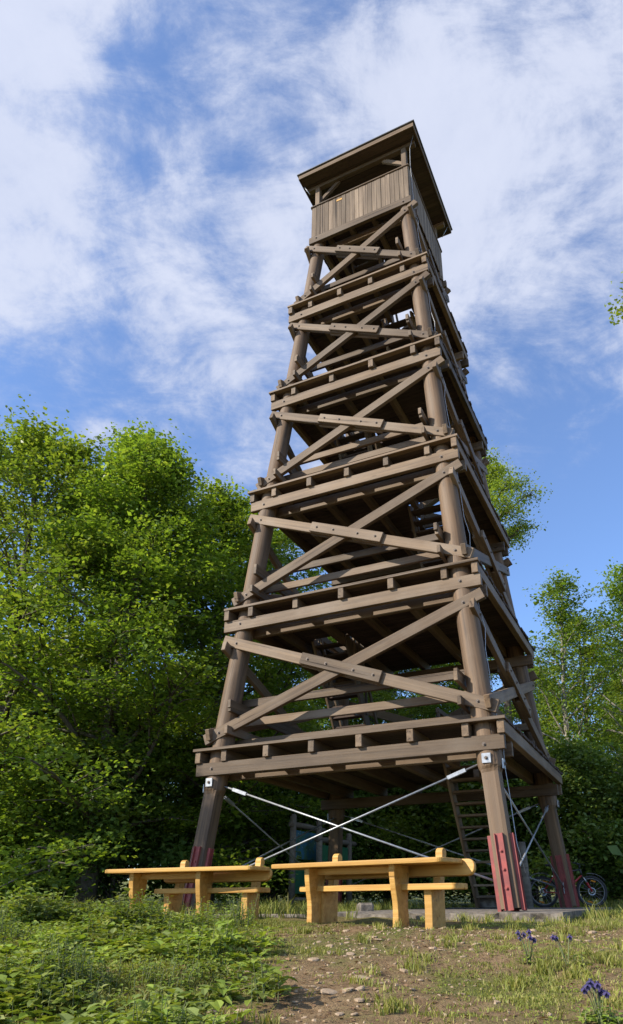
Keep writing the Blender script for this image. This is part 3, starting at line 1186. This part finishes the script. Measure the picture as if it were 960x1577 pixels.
    raw('chainring', mesh_from('chainring', V, F, M['black']), b, Matrix.Translation(bb + Vector((0, -.055, 0))))
    o = [(-0.13, .075), (-0.14, 0), (-0.13, -.075), (-0.03, -.06), (0.06, -.025), (0.14, -.018), (0.15, 0), (0.14, .018), (0.06, .025), (-0.03, .06)]
    raw('saddle', slab_mesh('saddle', o[::-1], 0.055, 'black', 0.02), b, Matrix.Translation(seat_top + Vector((-0.05, 0, 0.19))))
    return b


make_bicycle((5.02, 17.05, gz(5.0, 17.0) + 0.005), R(-9), R(5))


# ------------------------------------------------------------------ notice boards, post, blocks
def make_board(label, p, d, Hp, length, mats, name='notice_board'):
    t = thing(name, label, 'notice board', (p[0], p[1], gz(p[0], p[1])), math.atan2(d[1], d[0]), 'log framed notice boards at the wood edge')
    for x in (0, length):
        tube('post', [(x, 0, -0.2), (x, 0, Hp * 0.5), (x, 0, Hp - 0.05), (x, 0, Hp)], [0.095, 0.09, 0.088, 0.06], 'grey_post', t, 12)
    for z in (Hp - 0.28,):
        tube('cross_log', [(-0.15, 0, z), (length / 2, 0, z + .01), (length + 0.35, 0, z - 0.01)], [0.075, 0.08, 0.07], 'grey_post', t, 10)
    z = Hp - 0.42
    for hgt, mt in mats:
        timber('panel', (0.11, -0.02, z - hgt / 2), (length - 0.11, -0.02, z - hgt / 2), 0.03, hgt, mt, t, ch=0.003)
        z -= hgt + 0.14
    tube('cross_log', [(0, 0, z), (length, 0, z)], 0.05, 'grey_post', t, 8)


make_board('log framed notice board with a blue map panel above a green one', (-1.62, 19.6), (0.42, 0.91), 2.45, 1.55, ((0.75, 'map_blue'), (0.75, 'map_green')))
make_board('log framed notice board with a single green panel beside the rear left tower foot', (-0.92, 20.2), (0.52, 0.85), 2.1, 1.6, ((0.55, 'map_green'),))

o = tube('wooden_post', [(3.82, 15.9, -0.3), (3.79, 15.9, 0.6), (3.77, 15.9, 1.36)], [0.115, 0.11, 0.105], 'grey_post', None, 10)
tag(o, 'grey upright round post beside the foot of the tower stair', 'post')


def stone_mesh(seed, mat='stone', flat=0.6, sharp=0.35):
    r_ = random.Random(seed)
    V, F = [], []
    n, m = 8, 5
    V.append(Vector((0, 0, flat)))
    for j in range(1, m):
        ph = math.pi * j / m
        for i in range(n):
            a = 2 * math.pi * i / n
            V.append(Vector((math.sin(ph) * math.cos(a), math.sin(ph) * math.sin(a), math.cos(ph) * flat)))
    V.append(Vector((0, 0, -flat)))
    for k, v in enumerate(V):
        q = 1 + sharp * mnoise.noise(v * 1.3 + Vector((seed * 3.7, 0, 0))) + 0.5 * sharp * mnoise.noise(v * 3 + Vector((seed, 5, 0)))
        V[k] = v * q
        if V[k].z > flat * 0.55:
            V[k].z = flat * (0.55 + 0.08 * r_.random())
    for i in range(n):
        F.append((0, 1 + i, 1 + (i + 1) % n))
        F.append((len(V) - 1, 1 + (m - 2) * n + (i + 1) % n, 1 + (m - 2) * n + i))
    for j in range(m - 2):
        for i in range(n):
            i2 = (i + 1) % n
            F.append((1 + j * n + i, 1 + (j + 1) * n + i, 1 + (j + 1) * n + i2, 1 + j * n + i2))
    return mesh_from('stone', V, F, M[mat])


o = raw('stone_block', box_mesh(0.26, 0.22, 0.26, 'concrete', 0.035), None, Matrix.Translation((0.22, 12.2, 0.0)) @ Matrix.Rotation(0.2, 4, 'Z'))
tag(o, 'small squared concrete block standing on the kerb line', 'block')
o = raw('step_block', box_mesh(0.85, 0.5, 0.26, 'concrete', 0.02), None, Matrix.Translation(local(1.58, 2.1, 0.13)) @ Matrix.Rotation(TYAW, 4, 'Z'))
tag(o, 'concrete step at the bottom of the tower stair', 'step')


# ------------------------------------------------------------------ trees
def leaf_quads(C, size, rng, droop=0.25, tilt=0.75, aspect=0.62):
    n = len(C)
    yaw = rng.uniform(0, 2 * np.pi, n)
    L_ = size * rng.lognormal(0.0, 0.28, n)
    W_ = L_ * aspect * rng.uniform(0.8, 1.15, n)
    d = np.stack([np.cos(yaw), np.sin(yaw), -droop + rng.normal(0, tilt * 0.6, n)], 1)
    d /= np.linalg.norm(d, axis=1)[:, None]
    up = np.stack([rng.normal(0, tilt, n), rng.normal(0, tilt, n), np.ones(n)], 1)
    s = np.cross(d, up)
    s /= np.linalg.norm(s, axis=1)[:, None] + 1e-9
    nn = np.cross(s, d)
    a = C - d * (L_ / 2)[:, None]
    b = C + d * (L_ / 2)[:, None]
    l_ = C + s * (W_ / 2)[:, None] + nn * (W_ * 0.14)[:, None] - d * (L_ * 0.08)[:, None]
    r_ = C - s * (W_ / 2)[:, None] + nn * (W_ * 0.14)[:, None] - d * (L_ * 0.08)[:, None]
    V = np.stack([a, r_, b, l_], 1).reshape(-1, 3)
    Q = np.arange(4 * n).reshape(-1, 4)
    return V, Q


def grow_tree(seed, H, R_, cb, nl, env, leaf, per, mat, bark, spread=0.42, rise=0.55, nsec=6, tr=0.19, lean=0.0, fill=1.0):
    rr = random.Random(seed)
    rng = np.random.default_rng(seed)
    V, F, S = [], [], []
    ntr = 9
    lx, ly = rr.uniform(-1, 1) * 0.35 + lean, rr.uniform(-1, 1) * 0.35
    tp = []
    for i in range(ntr):
        t = i / (ntr - 1)
        tp.append(Vector((lx * t * t * 2 + 0.12 * math.sin(3.1 * t + seed), ly * t * t * 2 + 0.12 * math.sin(2.3 * t + seed * 2), -0.25 + (H * 0.96 + .25) * t)))
    tube_data(tp, [tr * (1.25 if i == 0 else 1) * (1 - 0.9 * i / (ntr - 1)) + 0.012 for i in range(ntr)], 8, V, F)

    def trunk(z):
        t = min(1, max(0, (z + .25) / (H * 0.96 + .25))) * (ntr - 1)
        i = min(ntr - 2, int(t))
        return tp[i].lerp(tp[i + 1], t - i)

    az = rr.uniform(0, 6.28)
    for k in range(nl):
        t = (k + rr.random()) / nl
        z = cb + (H * 0.95 - cb) * t
        az += 2.4 + rr.uniform(-0.5, 0.5)
        e = env(t)
        Lb = R_ * e * rr.uniform(0.72, 1.15)
        el = rise * rr.uniform(0.5, 1.3) + 0.5 * t
        p0 = trunk(max(0.2, z - Lb * 0.45 * math.sin(el)))
        d = Vector((math.cos(az) * math.cos(el), math.sin(az) * math.cos(el), math.sin(el)))
        pts = [p0]
        nseg = 5
        for s in range(nseg):
            d = (d + Vector((rr.uniform(-.22, .22), rr.uniform(-.22, .22), rr.uniform(-.20, .12) - 0.06))).normalized()
            pts.append(pts[-1] + d * (Lb / nseg))
        r0 = max(0.018, tr * 0.36 * (1 - t * 0.6) * (Lb / R_ + .25))
        tube_data(pts, [r0 * (1 - 0.85 * i / nseg) for i in range(nseg + 1)], 5, V, F)
        S.append((pts[-1], Lb))
        for q in range(nsec):
            tt = 0.22 + 0.78 * (q + rr.random()) / nsec
            fi = tt * nseg
            i = min(nseg - 1, int(fi))
            b0 = pts[i].lerp(pts[i + 1], fi - i)
            dd = (pts[i + 1] - pts[i]).normalized()
            sa = rr.choice((-1, 1)) * rr.uniform(0.5, 1.1)
            h2 = Vector((dd.x * math.cos(sa) - dd.y * math.sin(sa), dd.x * math.sin(sa) + dd.y * math.cos(sa), dd.z * 0.6 + rr.uniform(-.25, .35)))
            l2 = Lb * spread * rr.uniform(0.5, 1.0) * (1.15 - 0.5 * tt)
            m1 = b0 + h2 * (l2 * 0.55) + Vector((0, 0, rr.uniform(-.05, .1)))
            m2 = m1 + (h2 + Vector((rr.uniform(-.4, .4), rr.uniform(-.4, .4), rr.uniform(-.35, .15)))) * (l2 * 0.5)
            tube_data([b0, m1, m2], [r0 * 0.36, r0 * 0.24, 0.006], 4, V, F)
            S.append((m2, l2))
            S.append((m1, l2))
            if rr.random() < 0.6 * fill:
                S.append((b0.lerp(m1, 0.4) + Vector((rr.uniform(-.3, .3), rr.uniform(-.3, .3), rr.uniform(-.1, .2))), l2))
    S.append((tp[-1], 1))
    C = []
    for c, l_ in S:
        n = int(per * rr.uniform(0.5, 1.5))
        sp = rr.uniform(0.22, 0.44)
        q = np.clip(rng.normal(0, 1, (n, 3)), -1.7, 1.7) * np.array([sp, sp, sp * 0.42])
        tiltx, tilty = rr.uniform(-.35, .35), rr.uniform(-.35, .35)
        q[:, 2] += q[:, 0] * tiltx + q[:, 1] * tilty
        C.append(np.array(c) + q)
    C = np.concatenate(C)
    LV, LQ = leaf_quads(C, leaf, rng)
    wood = mesh_from('trunk', V, F, M[bark], True)
    crown = big_mesh('crown', LV, LQ, M[mat])
    return wood, crown


def env_round(t):
    return max(0.12, math.sin(math.pi * (0.16 + 0.80 * t)) ** 0.75)


def env_edge(t):      # wide down to the ground
    return max(0.2, (1 - t ** 2.4) ** 0.6 * (0.86 + 0.12 * math.sin(5 * t)))


def env_top(t):
    return max(0.25, math.sin(math.pi * (0.3 + 0.6 * t)))


PROTO = {}
PROTO['broad'] = grow_tree(11, 15.0, 4.1, 1.6, 62, env_edge, 0.112, 56, 'leaf_a', 'bark', nsec=7, tr=0.22)
PROTO['broad2'] = grow_tree(12, 15.0, 4.0, 1.2, 60, env_round, 0.112, 54, 'leaf_b', 'bark', nsec=7, tr=0.22)
PROTO['mid'] = grow_tree(13, 14.0, 3.4, 1.6, 46, env_round, 0.125, 42, 'leaf_b', 'bark', nsec=6)
PROTO['slender'] = grow_tree(14, 13.0, 2.9, 2.6, 34, env_round, 0.115, 26, 'leaf_c', 'pale_bark', nsec=5, rise=0.85, tr=0.15, fill=0.5)
PROTO['slender2'] = grow_tree(15, 13.0, 2.7, 2.2, 36, env_round, 0.115, 28, 'leaf_b', 'pale_bark', nsec=5, rise=0.9, tr=0.15, fill=0.6)
PROTO['ash'] = grow_tree(16, 18.0, 2.3, 13.6, 20, env_top, 0.10, 60, 'leaf_c', 'bark', nsec=6, rise=0.7, tr=0.22)
PROTO['bush'] = grow_tree(17, 4.2, 2.3, 0.15, 30, env_edge, 0.115, 34, 'leaf_dark', 'bark', nsec=5, tr=0.05, rise=0.7)
PROTO['bush2'] = grow_tree(18, 3.2, 1.9, 0.15, 26, env_round, 0.14, 24, 'leaf_b', 'bark', nsec=5, tr=0.045, rise=0.8)


def put_tree(kind, x, y, s, rot, name, label, group, cat='tree', sz=None):
    t = thing(name, label, cat, (x, y, gz(x, y)), rot, group)
    t.scale = (s, s, s if sz is None else sz)
    wood, crown = PROTO[kind]
    for nm, me in (('trunk' if cat == 'tree' else 'stems', wood), ('crown' if cat == 'tree' else 'foliage', crown)):
        o = bpy.data.objects.new(nm, me)
        col.objects.link(o)
        o.parent = t
    return t


# the wood edge to the left of the tower
put_tree('broad', -6.3, 17.6, 1.08, 0.4, 'broadleaf_tree', 'large light green broadleaf tree at the wood edge behind the weedy table', None, sz=0.92)
put_tree('broad2', -9.4, 17.8, 1.12, 2.0, 'broadleaf_tree', 'tall loose crowned tree beside the large light green tree', None, sz=0.96)
put_tree('broad', -4.3, 20.6, 1.08, 3.3, 'broadleaf_tree', 'rounded light green tree between the large tree and the tower', None, sz=0.93)
put_tree('mid', -2.6, 24.0, 1.02, 1.2, 'broadleaf_tree', 'dark green tree rising right behind the left side of the tower', None)
put_tree('broad2', -8.2, 21.5, 1.12, 4.4, 'broadleaf_tree', 'dense green tree filling the wood behind the large tree', None)
# the wood edge to the right
put_tree('ash', 5.75, 23.5, 0.82, 0.7, 'ash_tree', 'tall tree with a small bright green crown beside the tower top', None, sz=0.97)
put_tree('slender', 9.0, 21.4, 0.86, 2.6, 'slender_tree', 'slender pale stemmed tree with thin upright limbs right of the tower', None)
put_tree('slender2', 7.0, 22.2, 0.86, 0.2, 'slender_tree', 'leafy slender tree just right of the tower middle storeys', None)
put_tree('slender', 11.2, 24.0, 0.92, 5.2, 'slender_tree', 'thin open tree at the outer end of the right wood edge', None)
put_tree('mid', 8.9, 25.5, 0.78, 3.9, 'broadleaf_tree', 'dense tree behind the slender pale stemmed trees', None)
put_tree('mid', 1.6, 25.2, 0.84, 0.9, 'broadleaf_tree', 'dense tree seen between the tower legs straight behind the stair', None)
put_tree('broad2', 4.6, 27.0, 0.80, 2.9, 'broadleaf_tree', 'bright green tree seen through the lower storeys of the tower', None)
put_tree('mid', -0.6, 27.4, 0.92, 5.1, 'broadleaf_tree', 'green tree filling the gap behind the tower rear left leg', None)
r2 = random.Random(5)
WL = ['oval crowned woodland tree standing deep in the wood', 'broad dark woodland tree standing deep in the wood', 'thin pale stemmed woodland tree standing deep in the wood', 'light green woodland tree wide at its foot']
BG = 'trees deeper in the wood behind the tower'
for i in range(26):
    x = -24 + 48 * (i + r2.uniform(-.3, .3)) / 25
    y = r2.uniform(26, 31) if i % 2 else r2.uniform(31, 37)
    s = r2.uniform(0.72, 0.88) * (y / 30)
    put_tree(('mid', 'broad2', 'slender2', 'broad')[i % 4], x, y, s * 0.92, r2.uniform(0, 6.28), 'woodland_tree', WL[i % 4] + (' behind the large light green tree' if x < -4 else ' behind the tower' if x < 6 else ' behind the slender pale stemmed trees'), BG)
SG = 'bushes of the dark undergrowth along the wood edge'
for i in range(30):
    x = -15 + 30 * (i + r2.uniform(-.3, .3)) / 29
    y = 19.2 + r2.uniform(0, 2.6) + (3.6 if -4.2 < x < 3.0 else 1.6 if x < 6.5 and x > 0 else 0) - (1.8 if x < -5 else 0)
    put_tree(('bush', 'bush2', 'bush')[i % 3], x, y, r2.uniform(0.8, 1.25), r2.uniform(0, 6.28), 'undergrowth_bush', ('fresh green low bush' if i % 3 == 1 else 'tall dark leafy bush') + (' in the undergrowth below the large light green tree' if x < -4 else ' in the undergrowth behind the tower feet' if x < 5 else ' in the undergrowth beyond the bicycle'), SG, 'bush')
# trees left of the view that throw dappled shade over the tower foot and the wood edge
put_tree('mid', -12.4, 10.2, 0.66, 2.2, 'shade_tree', 'bushy tree left of the tables throwing shade on the tower foot', None)
# a tree at the right whose twigs reach into the view
put_tree('ash', 6.92, 9.4, 0.76, 1.0, 'overhanging_tree', 'tree whose leafy twig tips hang beside the sky right of the tower', None, sz=0.745)


# ------------------------------------------------------------------ ground plants
def fbm(x, y, s, o=0.0):
    return mnoise.noise((x * s, y * s, o)) + 0.5 * mnoise.noise((x * s * 2.1, y * s * 2.1, o + 4))


def bare(x, y):
    """1 on bare soil, 0 in full grass"""
    c = -0.30 + 0.16 * (y - 5)
    wd = 1.05 if x > c else 0.75
    b = math.exp(-((x - c) / wd) ** 2)
    b = max(b, 0.72 * math.exp(-((y - 8.4) / 0.7) ** 2) * (1 if x > -1.6 else 0.2))
    b = b * 1.05 + 0.32 * fbm(x, y, 1.7, 2.0) + (0.16 if x > 0.6 else 0.0)
    return min(1, max(0, b))


def blades(name, n, area, hfun, mask, width, seed, label, cat):
    r_ = random.Random(seed)
    V, Q = [], []
    x0, x1, y0, y1 = area
    k = 0
    tries = 0
    while k < n and tries < n * 8:
        tries += 1
        cx, cy = r_.uniform(x0, x1), r_.uniform(y0, y1)
        m = mask(cx, cy)
        if r_.random() > m:
            continue
        h0 = hfun(cx, cy)
        for _ in range(r_.randint(5, 11)):
            x, y = cx + r_.gauss(0, 0.025), cy + r_.gauss(0, 0.025)
            z = gz(x, y) - 0.008
            h = h0 * r_.uniform(0.5, 1.25)
            a = r_.uniform(0, 6.28)
            b = r_.uniform(0.15, 0.75) * h
            dx, dy = math.cos(a), math.sin(a)
            f = r_.uniform(0, 6.28)
            wx, wy = math.cos(f) * width * r_.uniform(.7, 1.3), math.sin(f) * width * r_.uniform(.7, 1.3)
            i = len(V)
            V += [(x - wx, y - wy, z), (x + wx, y + wy, z),
                  (x + dx * b * .35 + wx * .8, y + dy * b * .35 + wy * .8, z + h * .62), (x + dx * b * .35 - wx * .8, y + dy * b * .35 - wy * .8, z + h * .62),
                  (x + dx * b + wx * .12, y + dy * b + wy * .12, z + h * .95), (x + dx * b - wx * .12, y + dy * b - wy * .12, z + h * .95)]
            Q += [(i, i + 1, i + 2, i + 3), (i + 3, i + 2, i + 4, i + 5)]
            k += 1
    o = raw(name, big_mesh(name, V, Q, M['grass']))
    tag(o, label, cat, kind='stuff')


blades('short_grass', 70000, (-3.3, 4.6, 4.4, 10.2), lambda x, y: 0.03 + 0.06 * max(0, fbm(x, y, 1.3, 9)) ** 1.5 + (0.03 if x < -1 else 0),
       lambda x, y: (1 - bare(x, y)) ** 1.3 * (0.45 + 0.9 * max(0, fbm(x, y, 2.6, 5.5) + 0.25)) + 0.02, 0.0042, 21,
       'short grass in tufts over the soil slope', 'grass')
blades('tall_grass', 26000, (-9.5, 10.5, 10.8, 20.5), lambda x, y: 0.20 + 0.14 * fbm(x, y, 0.9, 3),
       lambda x, y: 0.0 if (0.2 < (x - TX) * math.cos(TYAW) + (y - TY) * math.sin(TYAW) < 3.9 and -3.7 < -(x - TX) * math.sin(TYAW) + (y - TY) * math.cos(TYAW) < 3.7)
       else (0.35 + 0.65 * max(0, fbm(x, y, 0.8, 1) + .4)) * (0.35 if y < 12 and x < 3.2 else 1), 0.006, 22, 'taller shaded grass below and behind the tower', 'grass')


blades('grass_tufts', 6000, (-1.9, 4.6, 4.5, 9.3), lambda x, y: 0.085 + 0.05 * fbm(x, y, 2.2, 19),
       lambda x, y: sstep(0.32, 0.62, fbm(x, y, 2.4, 25.0)) * (1 - 0.75 * bare(x, y)), 0.005, 24, 'bright taller grass tufts standing out of the soil slope', 'grass')
blades('edge_grass', 5200, (0.8, 6.4, 9.3, 13.2), lambda x, y: 0.10 + 0.07 * fbm(x, y, 1.8, 29),
       lambda x, y: (0.0 if -3.56 < -(x - TX) * math.sin(TYAW) + (y - TY) * math.cos(TYAW) and (x - TX) * math.cos(TYAW) + (y - TY) * math.sin(TYAW) < 3.78 else
                     sstep(-4.3, -3.6, -(x - TX) * math.sin(TYAW) + (y - TY) * math.cos(TYAW)) * (0.3 + 0.7 * sstep(-.1, .4, fbm(x, y, 1.5, 33)))), 0.005, 25, 'uneven grass along the edge of the concrete slab', 'grass')


def build_litter():
    r_ = np.random.default_rng(61)
    rr = random.Random(62)
    C = []
    while len(C) < 2600:
        x, y = rr.uniform(-2.2, 4.4), rr.uniform(4.4, 9.8)
        if rr.random() < 0.15 + 0.85 * bare(x, y):
            C.append((x, y, gz(x, y) + 0.006))
    V, Q = leaf_quads(np.array(C), 0.034, r_, 0.0, 0.28, 0.55)
    o = raw('leaf_litter', big_mesh('leaf_litter', V, Q, M['litter']))
    tag(o, 'dry brown leaf litter strewn over the soil slope', 'leaf litter', kind='stuff')


M['litter'] = leaf_mat('dry_leaf', (0.12, 0.07, 0.035), (0.22, 0.135, 0.07), (0.34, 0.24, 0.13), 0.1, 0.8)
build_litter()


def leaf_shape(p, d, up, L_, W_, V, F, fold=0.18, curl=0.2):
    """six sided pointed leaf, folded along the midrib"""
    p, d = Vector(p), Vector(d).normalized()
    s = d.cross(Vector(up)).normalized()
    n = s.cross(d)
    i = len(V)
    for t, w, c in ((0, 0, 0), (0.3, 1, 0), (0.68, 0.72, 0), (1.0, 0, 0)):
        base = p + d * (L_ * t) - n * (curl * L_ * t * t)
        if w == 0:
            V.append(base)
        else:
            V.append(base)
            V.append(base + s * (W_ / 2 * w) + n * (fold * W_ * w))
            V.append(base - s * (W_ / 2 * w) + n * (fold * W_ * w))
    # 0 base; 1 mid,2 right,3 left; 4 mid,5 right,6 left; 7 tip
    F += [(i, i + 2, i + 1), (i, i + 1, i + 3), (i + 1, i + 2, i + 5, i + 4), (i + 1, i + 4, i + 6, i + 3), (i + 4, i + 5, i + 7), (i + 4, i + 7, i + 6)]


def plant_data(r_, x, y, z, h, nleaf, Ls, V, F, SV, SF):
    a = r_.uniform(0, 6.28)
    top = Vector((x + 0.2 * h * math.cos(a), y + 0.2 * h * math.sin(a), z + h))
    b = Vector((x, y, z - 0.02))
    if SV is not None:
        tube_data([b, b.lerp(top, .5) + Vector((0, 0, .01)), top], [0.004, 0.0035, 0.002], 4, SV, SF)
    for i in range(nleaf):
        t = 0.2 + 0.8 * i / max(1, nleaf - 1)
        p = b.lerp(top, t)
        az = i * 2.4 + r_.uniform(-.4, .4)
        el = r_.uniform(-0.25, 0.65)
        d = Vector((math.cos(az) * math.cos(el), math.sin(az) * math.cos(el), math.sin(el)))
        L_ = Ls * r_.uniform(0.65, 1.25) * (1.15 - 0.4 * t)
        pet = p + d * (L_ * 0.35)
        leaf_shape(pet, d, (r_.uniform(-.3, .3), r_.uniform(-.3, .3), 1), L_, L_ * r_.uniform(.5, .75), V, F)


def build_weeds():
    r_ = random.Random(33)
    V, F, SV, SF, V2, F2 = [], [], [], [], [], []
    n = 0
    while n < 2600:
        x, y = r_.uniform(-4.9, 0.1), r_.uniform(4.4, 10.4)
        edge = -0.80 - 0.13 * (y - 6) + 0.45 * fbm(x, y, 1.1, 8)
        d = sstep(edge + 0.25, edge - 0.45, x)
        mound = sstep(-0.1, 0.75, fbm(x, y, 1.15, 12))
        d *= 0.22 + 0.78 * mound
        if y > 9.4:
            d *= 0.5
        if r_.random() > d:
            continue
        kind = mnoise.noise((x * 0.9, y * 0.9, 40.0)) + r_.uniform(-.25, .25)
        h = (0.07 + 0.27 * mound) * r_.uniform(0.6, 1.2) * (1 + 0.35 * sstep(6.5, 8.5, y))
        Ls = 0.045 if kind < -0.15 else 0.075 if kind < 0.15 else 0.115
        tgt = (V, F) if r_.random() < 0.75 else (V2, F2)
        plant_data(r_, x, y, gz(x, y), h, r_.randint(8, 15), Ls * r_.uniform(.8, 1.2), tgt[0], tgt[1], SV, SF)
        n += 1
    for _ in range(420):
        x, y = r_.uniform(-1.2, 4.4), r_.uniform(4.4, 9.6)
        if r_.random() < bare(x, y) * 0.9:
            continue
        plant_data(r_, x, y, gz(x, y), r_.uniform(0.02, 0.06), r_.randint(5, 9), r_.uniform(0.02, 0.04), V, F, None, None)
    me = mesh_from('ground_cover', V, F, M['weed'])
    o = raw('ground_cover', me)
    tag(o, 'leafy green weeds covering the left of the slope', 'weeds', kind='stuff')
    o = raw('pale_ground_cover', mesh_from('pale_ground_cover', V2, F2, M['weed_pale']))
    tag(o, 'paler leafy weeds mixed into the weed patch', 'weeds', kind='stuff')
    o = raw('weed_stems', mesh_from('weed_stems', SV, SF, M['stem']))
    tag(o, 'thin green stems among the leafy weeds', 'weeds', kind='stuff')


build_weeds()


def single_plant(name, label, x, y, h, nleaf, Ls, seed, mat='weed', group=None, nst=1):
    r_ = random.Random(seed)
    t = thing(name, label, 'plant', (x, y, gz(x, y)), 0, group)
    V, F, SV, SF = [], [], [], []
    for k in range(nst):
        plant_data(r_, r_.uniform(-.1, .1) * (nst > 1), r_.uniform(-.1, .1) * (nst > 1), 0, h * r_.uniform(.8, 1.1), nleaf, Ls, V, F, SV, SF)
    raw('stem', mesh_from('stem', SV, SF, M['stem']), t)
    raw('leaves', mesh_from('leaves', V, F, M[mat]), t)
    return t


single_plant('sapling', 'young sapling with large pale leaves growing before the weedy table leg', -2.55, 9.55, 0.36, 8, 0.12, 41, 'weed_pale')
single_plant('tall_weed', 'upright thin leaved weed beside the weedy table', -3.05, 9.7, 0.40, 16, 0.055, 42, 'weed_pale')
single_plant('sapling', 'broad leaved sapling at the left end of the weed patch', -4.35, 9.9, 0.36, 12, 0.12, 43, 'weed_pale', None, 2)
single_plant('tall_weed', 'spindly weed standing alone before the dark undergrowth', -3.95, 10.3, 0.42, 14, 0.05, 44)
WG = 'bushy leafy weeds in the weed patch'
for i in range(24):
    q = random.Random(100 + i)
    single_plant('leafy_weed', ['bushy leafy weed standing up out of the low weed patch', 'tall bushy weed crowding the foot of the weedy table'][i % 2], *((q.uniform(-2.75, -1.55), q.uniform(8.0, 9.3), q.uniform(0.24, 0.36)) if i % 2 else (q.uniform(-3.0, -1.3), q.uniform(5.6, 8.2), q.uniform(0.15, 0.24))), 17, 0.066, 200 + i, 'weed', WG, 3)


def columbine(label, x, y, h, nfl, seed, nleaf):
    r_ = random.Random(seed)
    t = thing('columbine', label, 'flower', (x, y, gz(x, y)), 0)
    V, F, SV, SF = [], [], [], []
    for k in range(nleaf):
        plant_data(r_, r_.uniform(-.12, .12), r_.uniform(-.1, .1), 0, h * r_.uniform(.15, .5), 9, 0.055, V, F, SV, SF)
    for k in range(nfl):
        a = r_.uniform(0, 6.28)
        rr = r_.uniform(0.02, 0.11)
        tip = Vector((rr * math.cos(a), rr * math.sin(a), h * r_.uniform(.72, 1.0)))
        tube_data([Vector((0, 0, -.02)), tip * 0.6 + Vector((0, 0, .03)), tip + Vector((0, 0, .02))], [0.005, .004, .003], 4, SV, SF)
        PV, PF = [], []
        for i in range(5):
            b = i * 1.2566
            leaf_shape((0, 0, 0.012), (math.cos(b), math.sin(b), -0.55), (0, 0, 1), 0.042, 0.024, PV, PF, 0.1, 0.1)
            leaf_shape((0, 0, 0.0), (0.45 * math.cos(b + .6), 0.45 * math.sin(b + .6), -1), (math.cos(b), math.sin(b), 0.2), 0.032, 0.022, PV, PF, 0.1, 0.0)
            leaf_shape((0, 0, 0.0), (0.5 * math.cos(b + .6), 0.5 * math.sin(b + .6), 1), (math.cos(b), math.sin(b), 0.2), 0.026, 0.010, PV, PF, 0.1, 0.0)
        raw('blossom', mesh_from('blossom', PV, PF, M['petal']), t, Matrix.Translation(tip))
    raw('stem', mesh_from('stem', SV, SF, M['stem']), t)
    if V:
        raw('leaves', mesh_from('leaves', V, F, M['weed']), t)


columbine('violet columbine with several blossoms on a nearly leafless stem', 1.58, 6.75, 0.27, 6, 51, 4)
columbine('violet columbine carrying only two drooping blossoms', 1.86, 6.55, 0.23, 3, 52, 3)
columbine('leafy violet columbine with a clump of blossoms among bright leaves', 1.58, 5.0, 0.25, 8, 53, 14)


def build_stones():
    protos = [stone_mesh(i + 1, 'stone', 0.45 + 0.1 * (i % 3)) for i in range(6)]
    r_ = random.Random(77)
    G = 'pale stones scattered on the bare soil slope'
    n = 0
    while n < 260:
        x, y = r_.uniform(-1.7, 2.9), r_.uniform(4.5, 9.2)
        b = bare(x, y)
        if r_.random() > b * b * 0.8 + 0.08:
            continue
        s = min(0.062, r_.lognormvariate(math.log(0.021), 0.5))
        o = raw('stone', protos[n % 6], None, Matrix.Translation((x, y, gz(x, y) + s * 0.12)) @ Matrix.Rotation(r_.uniform(0, 6.28), 4, 'Z')
                @ Matrix.Rotation(r_.uniform(-.3, .3), 4, 'X') @ Matrix.Diagonal((s * r_.uniform(.8, 1.5), s, s * r_.uniform(.6, 1.0), 1)))
        tag(o, 'broad flat pale stone lying on the bare soil slope' if s > 0.038 else 'fist sized pale stone lying on the bare soil slope' if s > 0.02 else 'small pale stone lying on the bare soil slope', 'stone', G)
        n += 1
    # gravel
    V, F = [], []
    src = [(list(v.co), None) for v in protos[0].vertices]
    for k in range(1500):
        x, y = r_.uniform(-1.9, 3.6), r_.uniform(4.4, 9.6)
        b = bare(x, y)
        if r_.random() > b * b + 0.05:
            continue
        s = r_.uniform(0.006, 0.017)
        i = len(V)
        z = gz(x, y)
        a = r_.uniform(0, 6.28)
        for q in range(5):
            t = a + q * 1.2566 + r_.uniform(-.3, .3)
            V.append((x + s * math.cos(t) * r_.uniform(.7, 1.3), y + s * math.sin(t) * r_.uniform(.7, 1.3), z - 0.003))
        for q in range(5):
            p = V[i + q]
            V.append((x + (p[0] - x) * 0.7, y + (p[1] - y) * 0.7, z + s * r_.uniform(.5, .9)))
        for q in range(5):
            F.append((i + q, i + (q + 1) % 5, i + 5 + (q + 1) % 5, i + 5 + q))
        F.append(tuple(i + 5 + q for q in range(5)))
    o = raw('gravel', mesh_from('gravel', V, F, M['stone']))
    tag(o, 'small gravel strewn over the bare soil', 'gravel', kind='stuff')


build_stones()
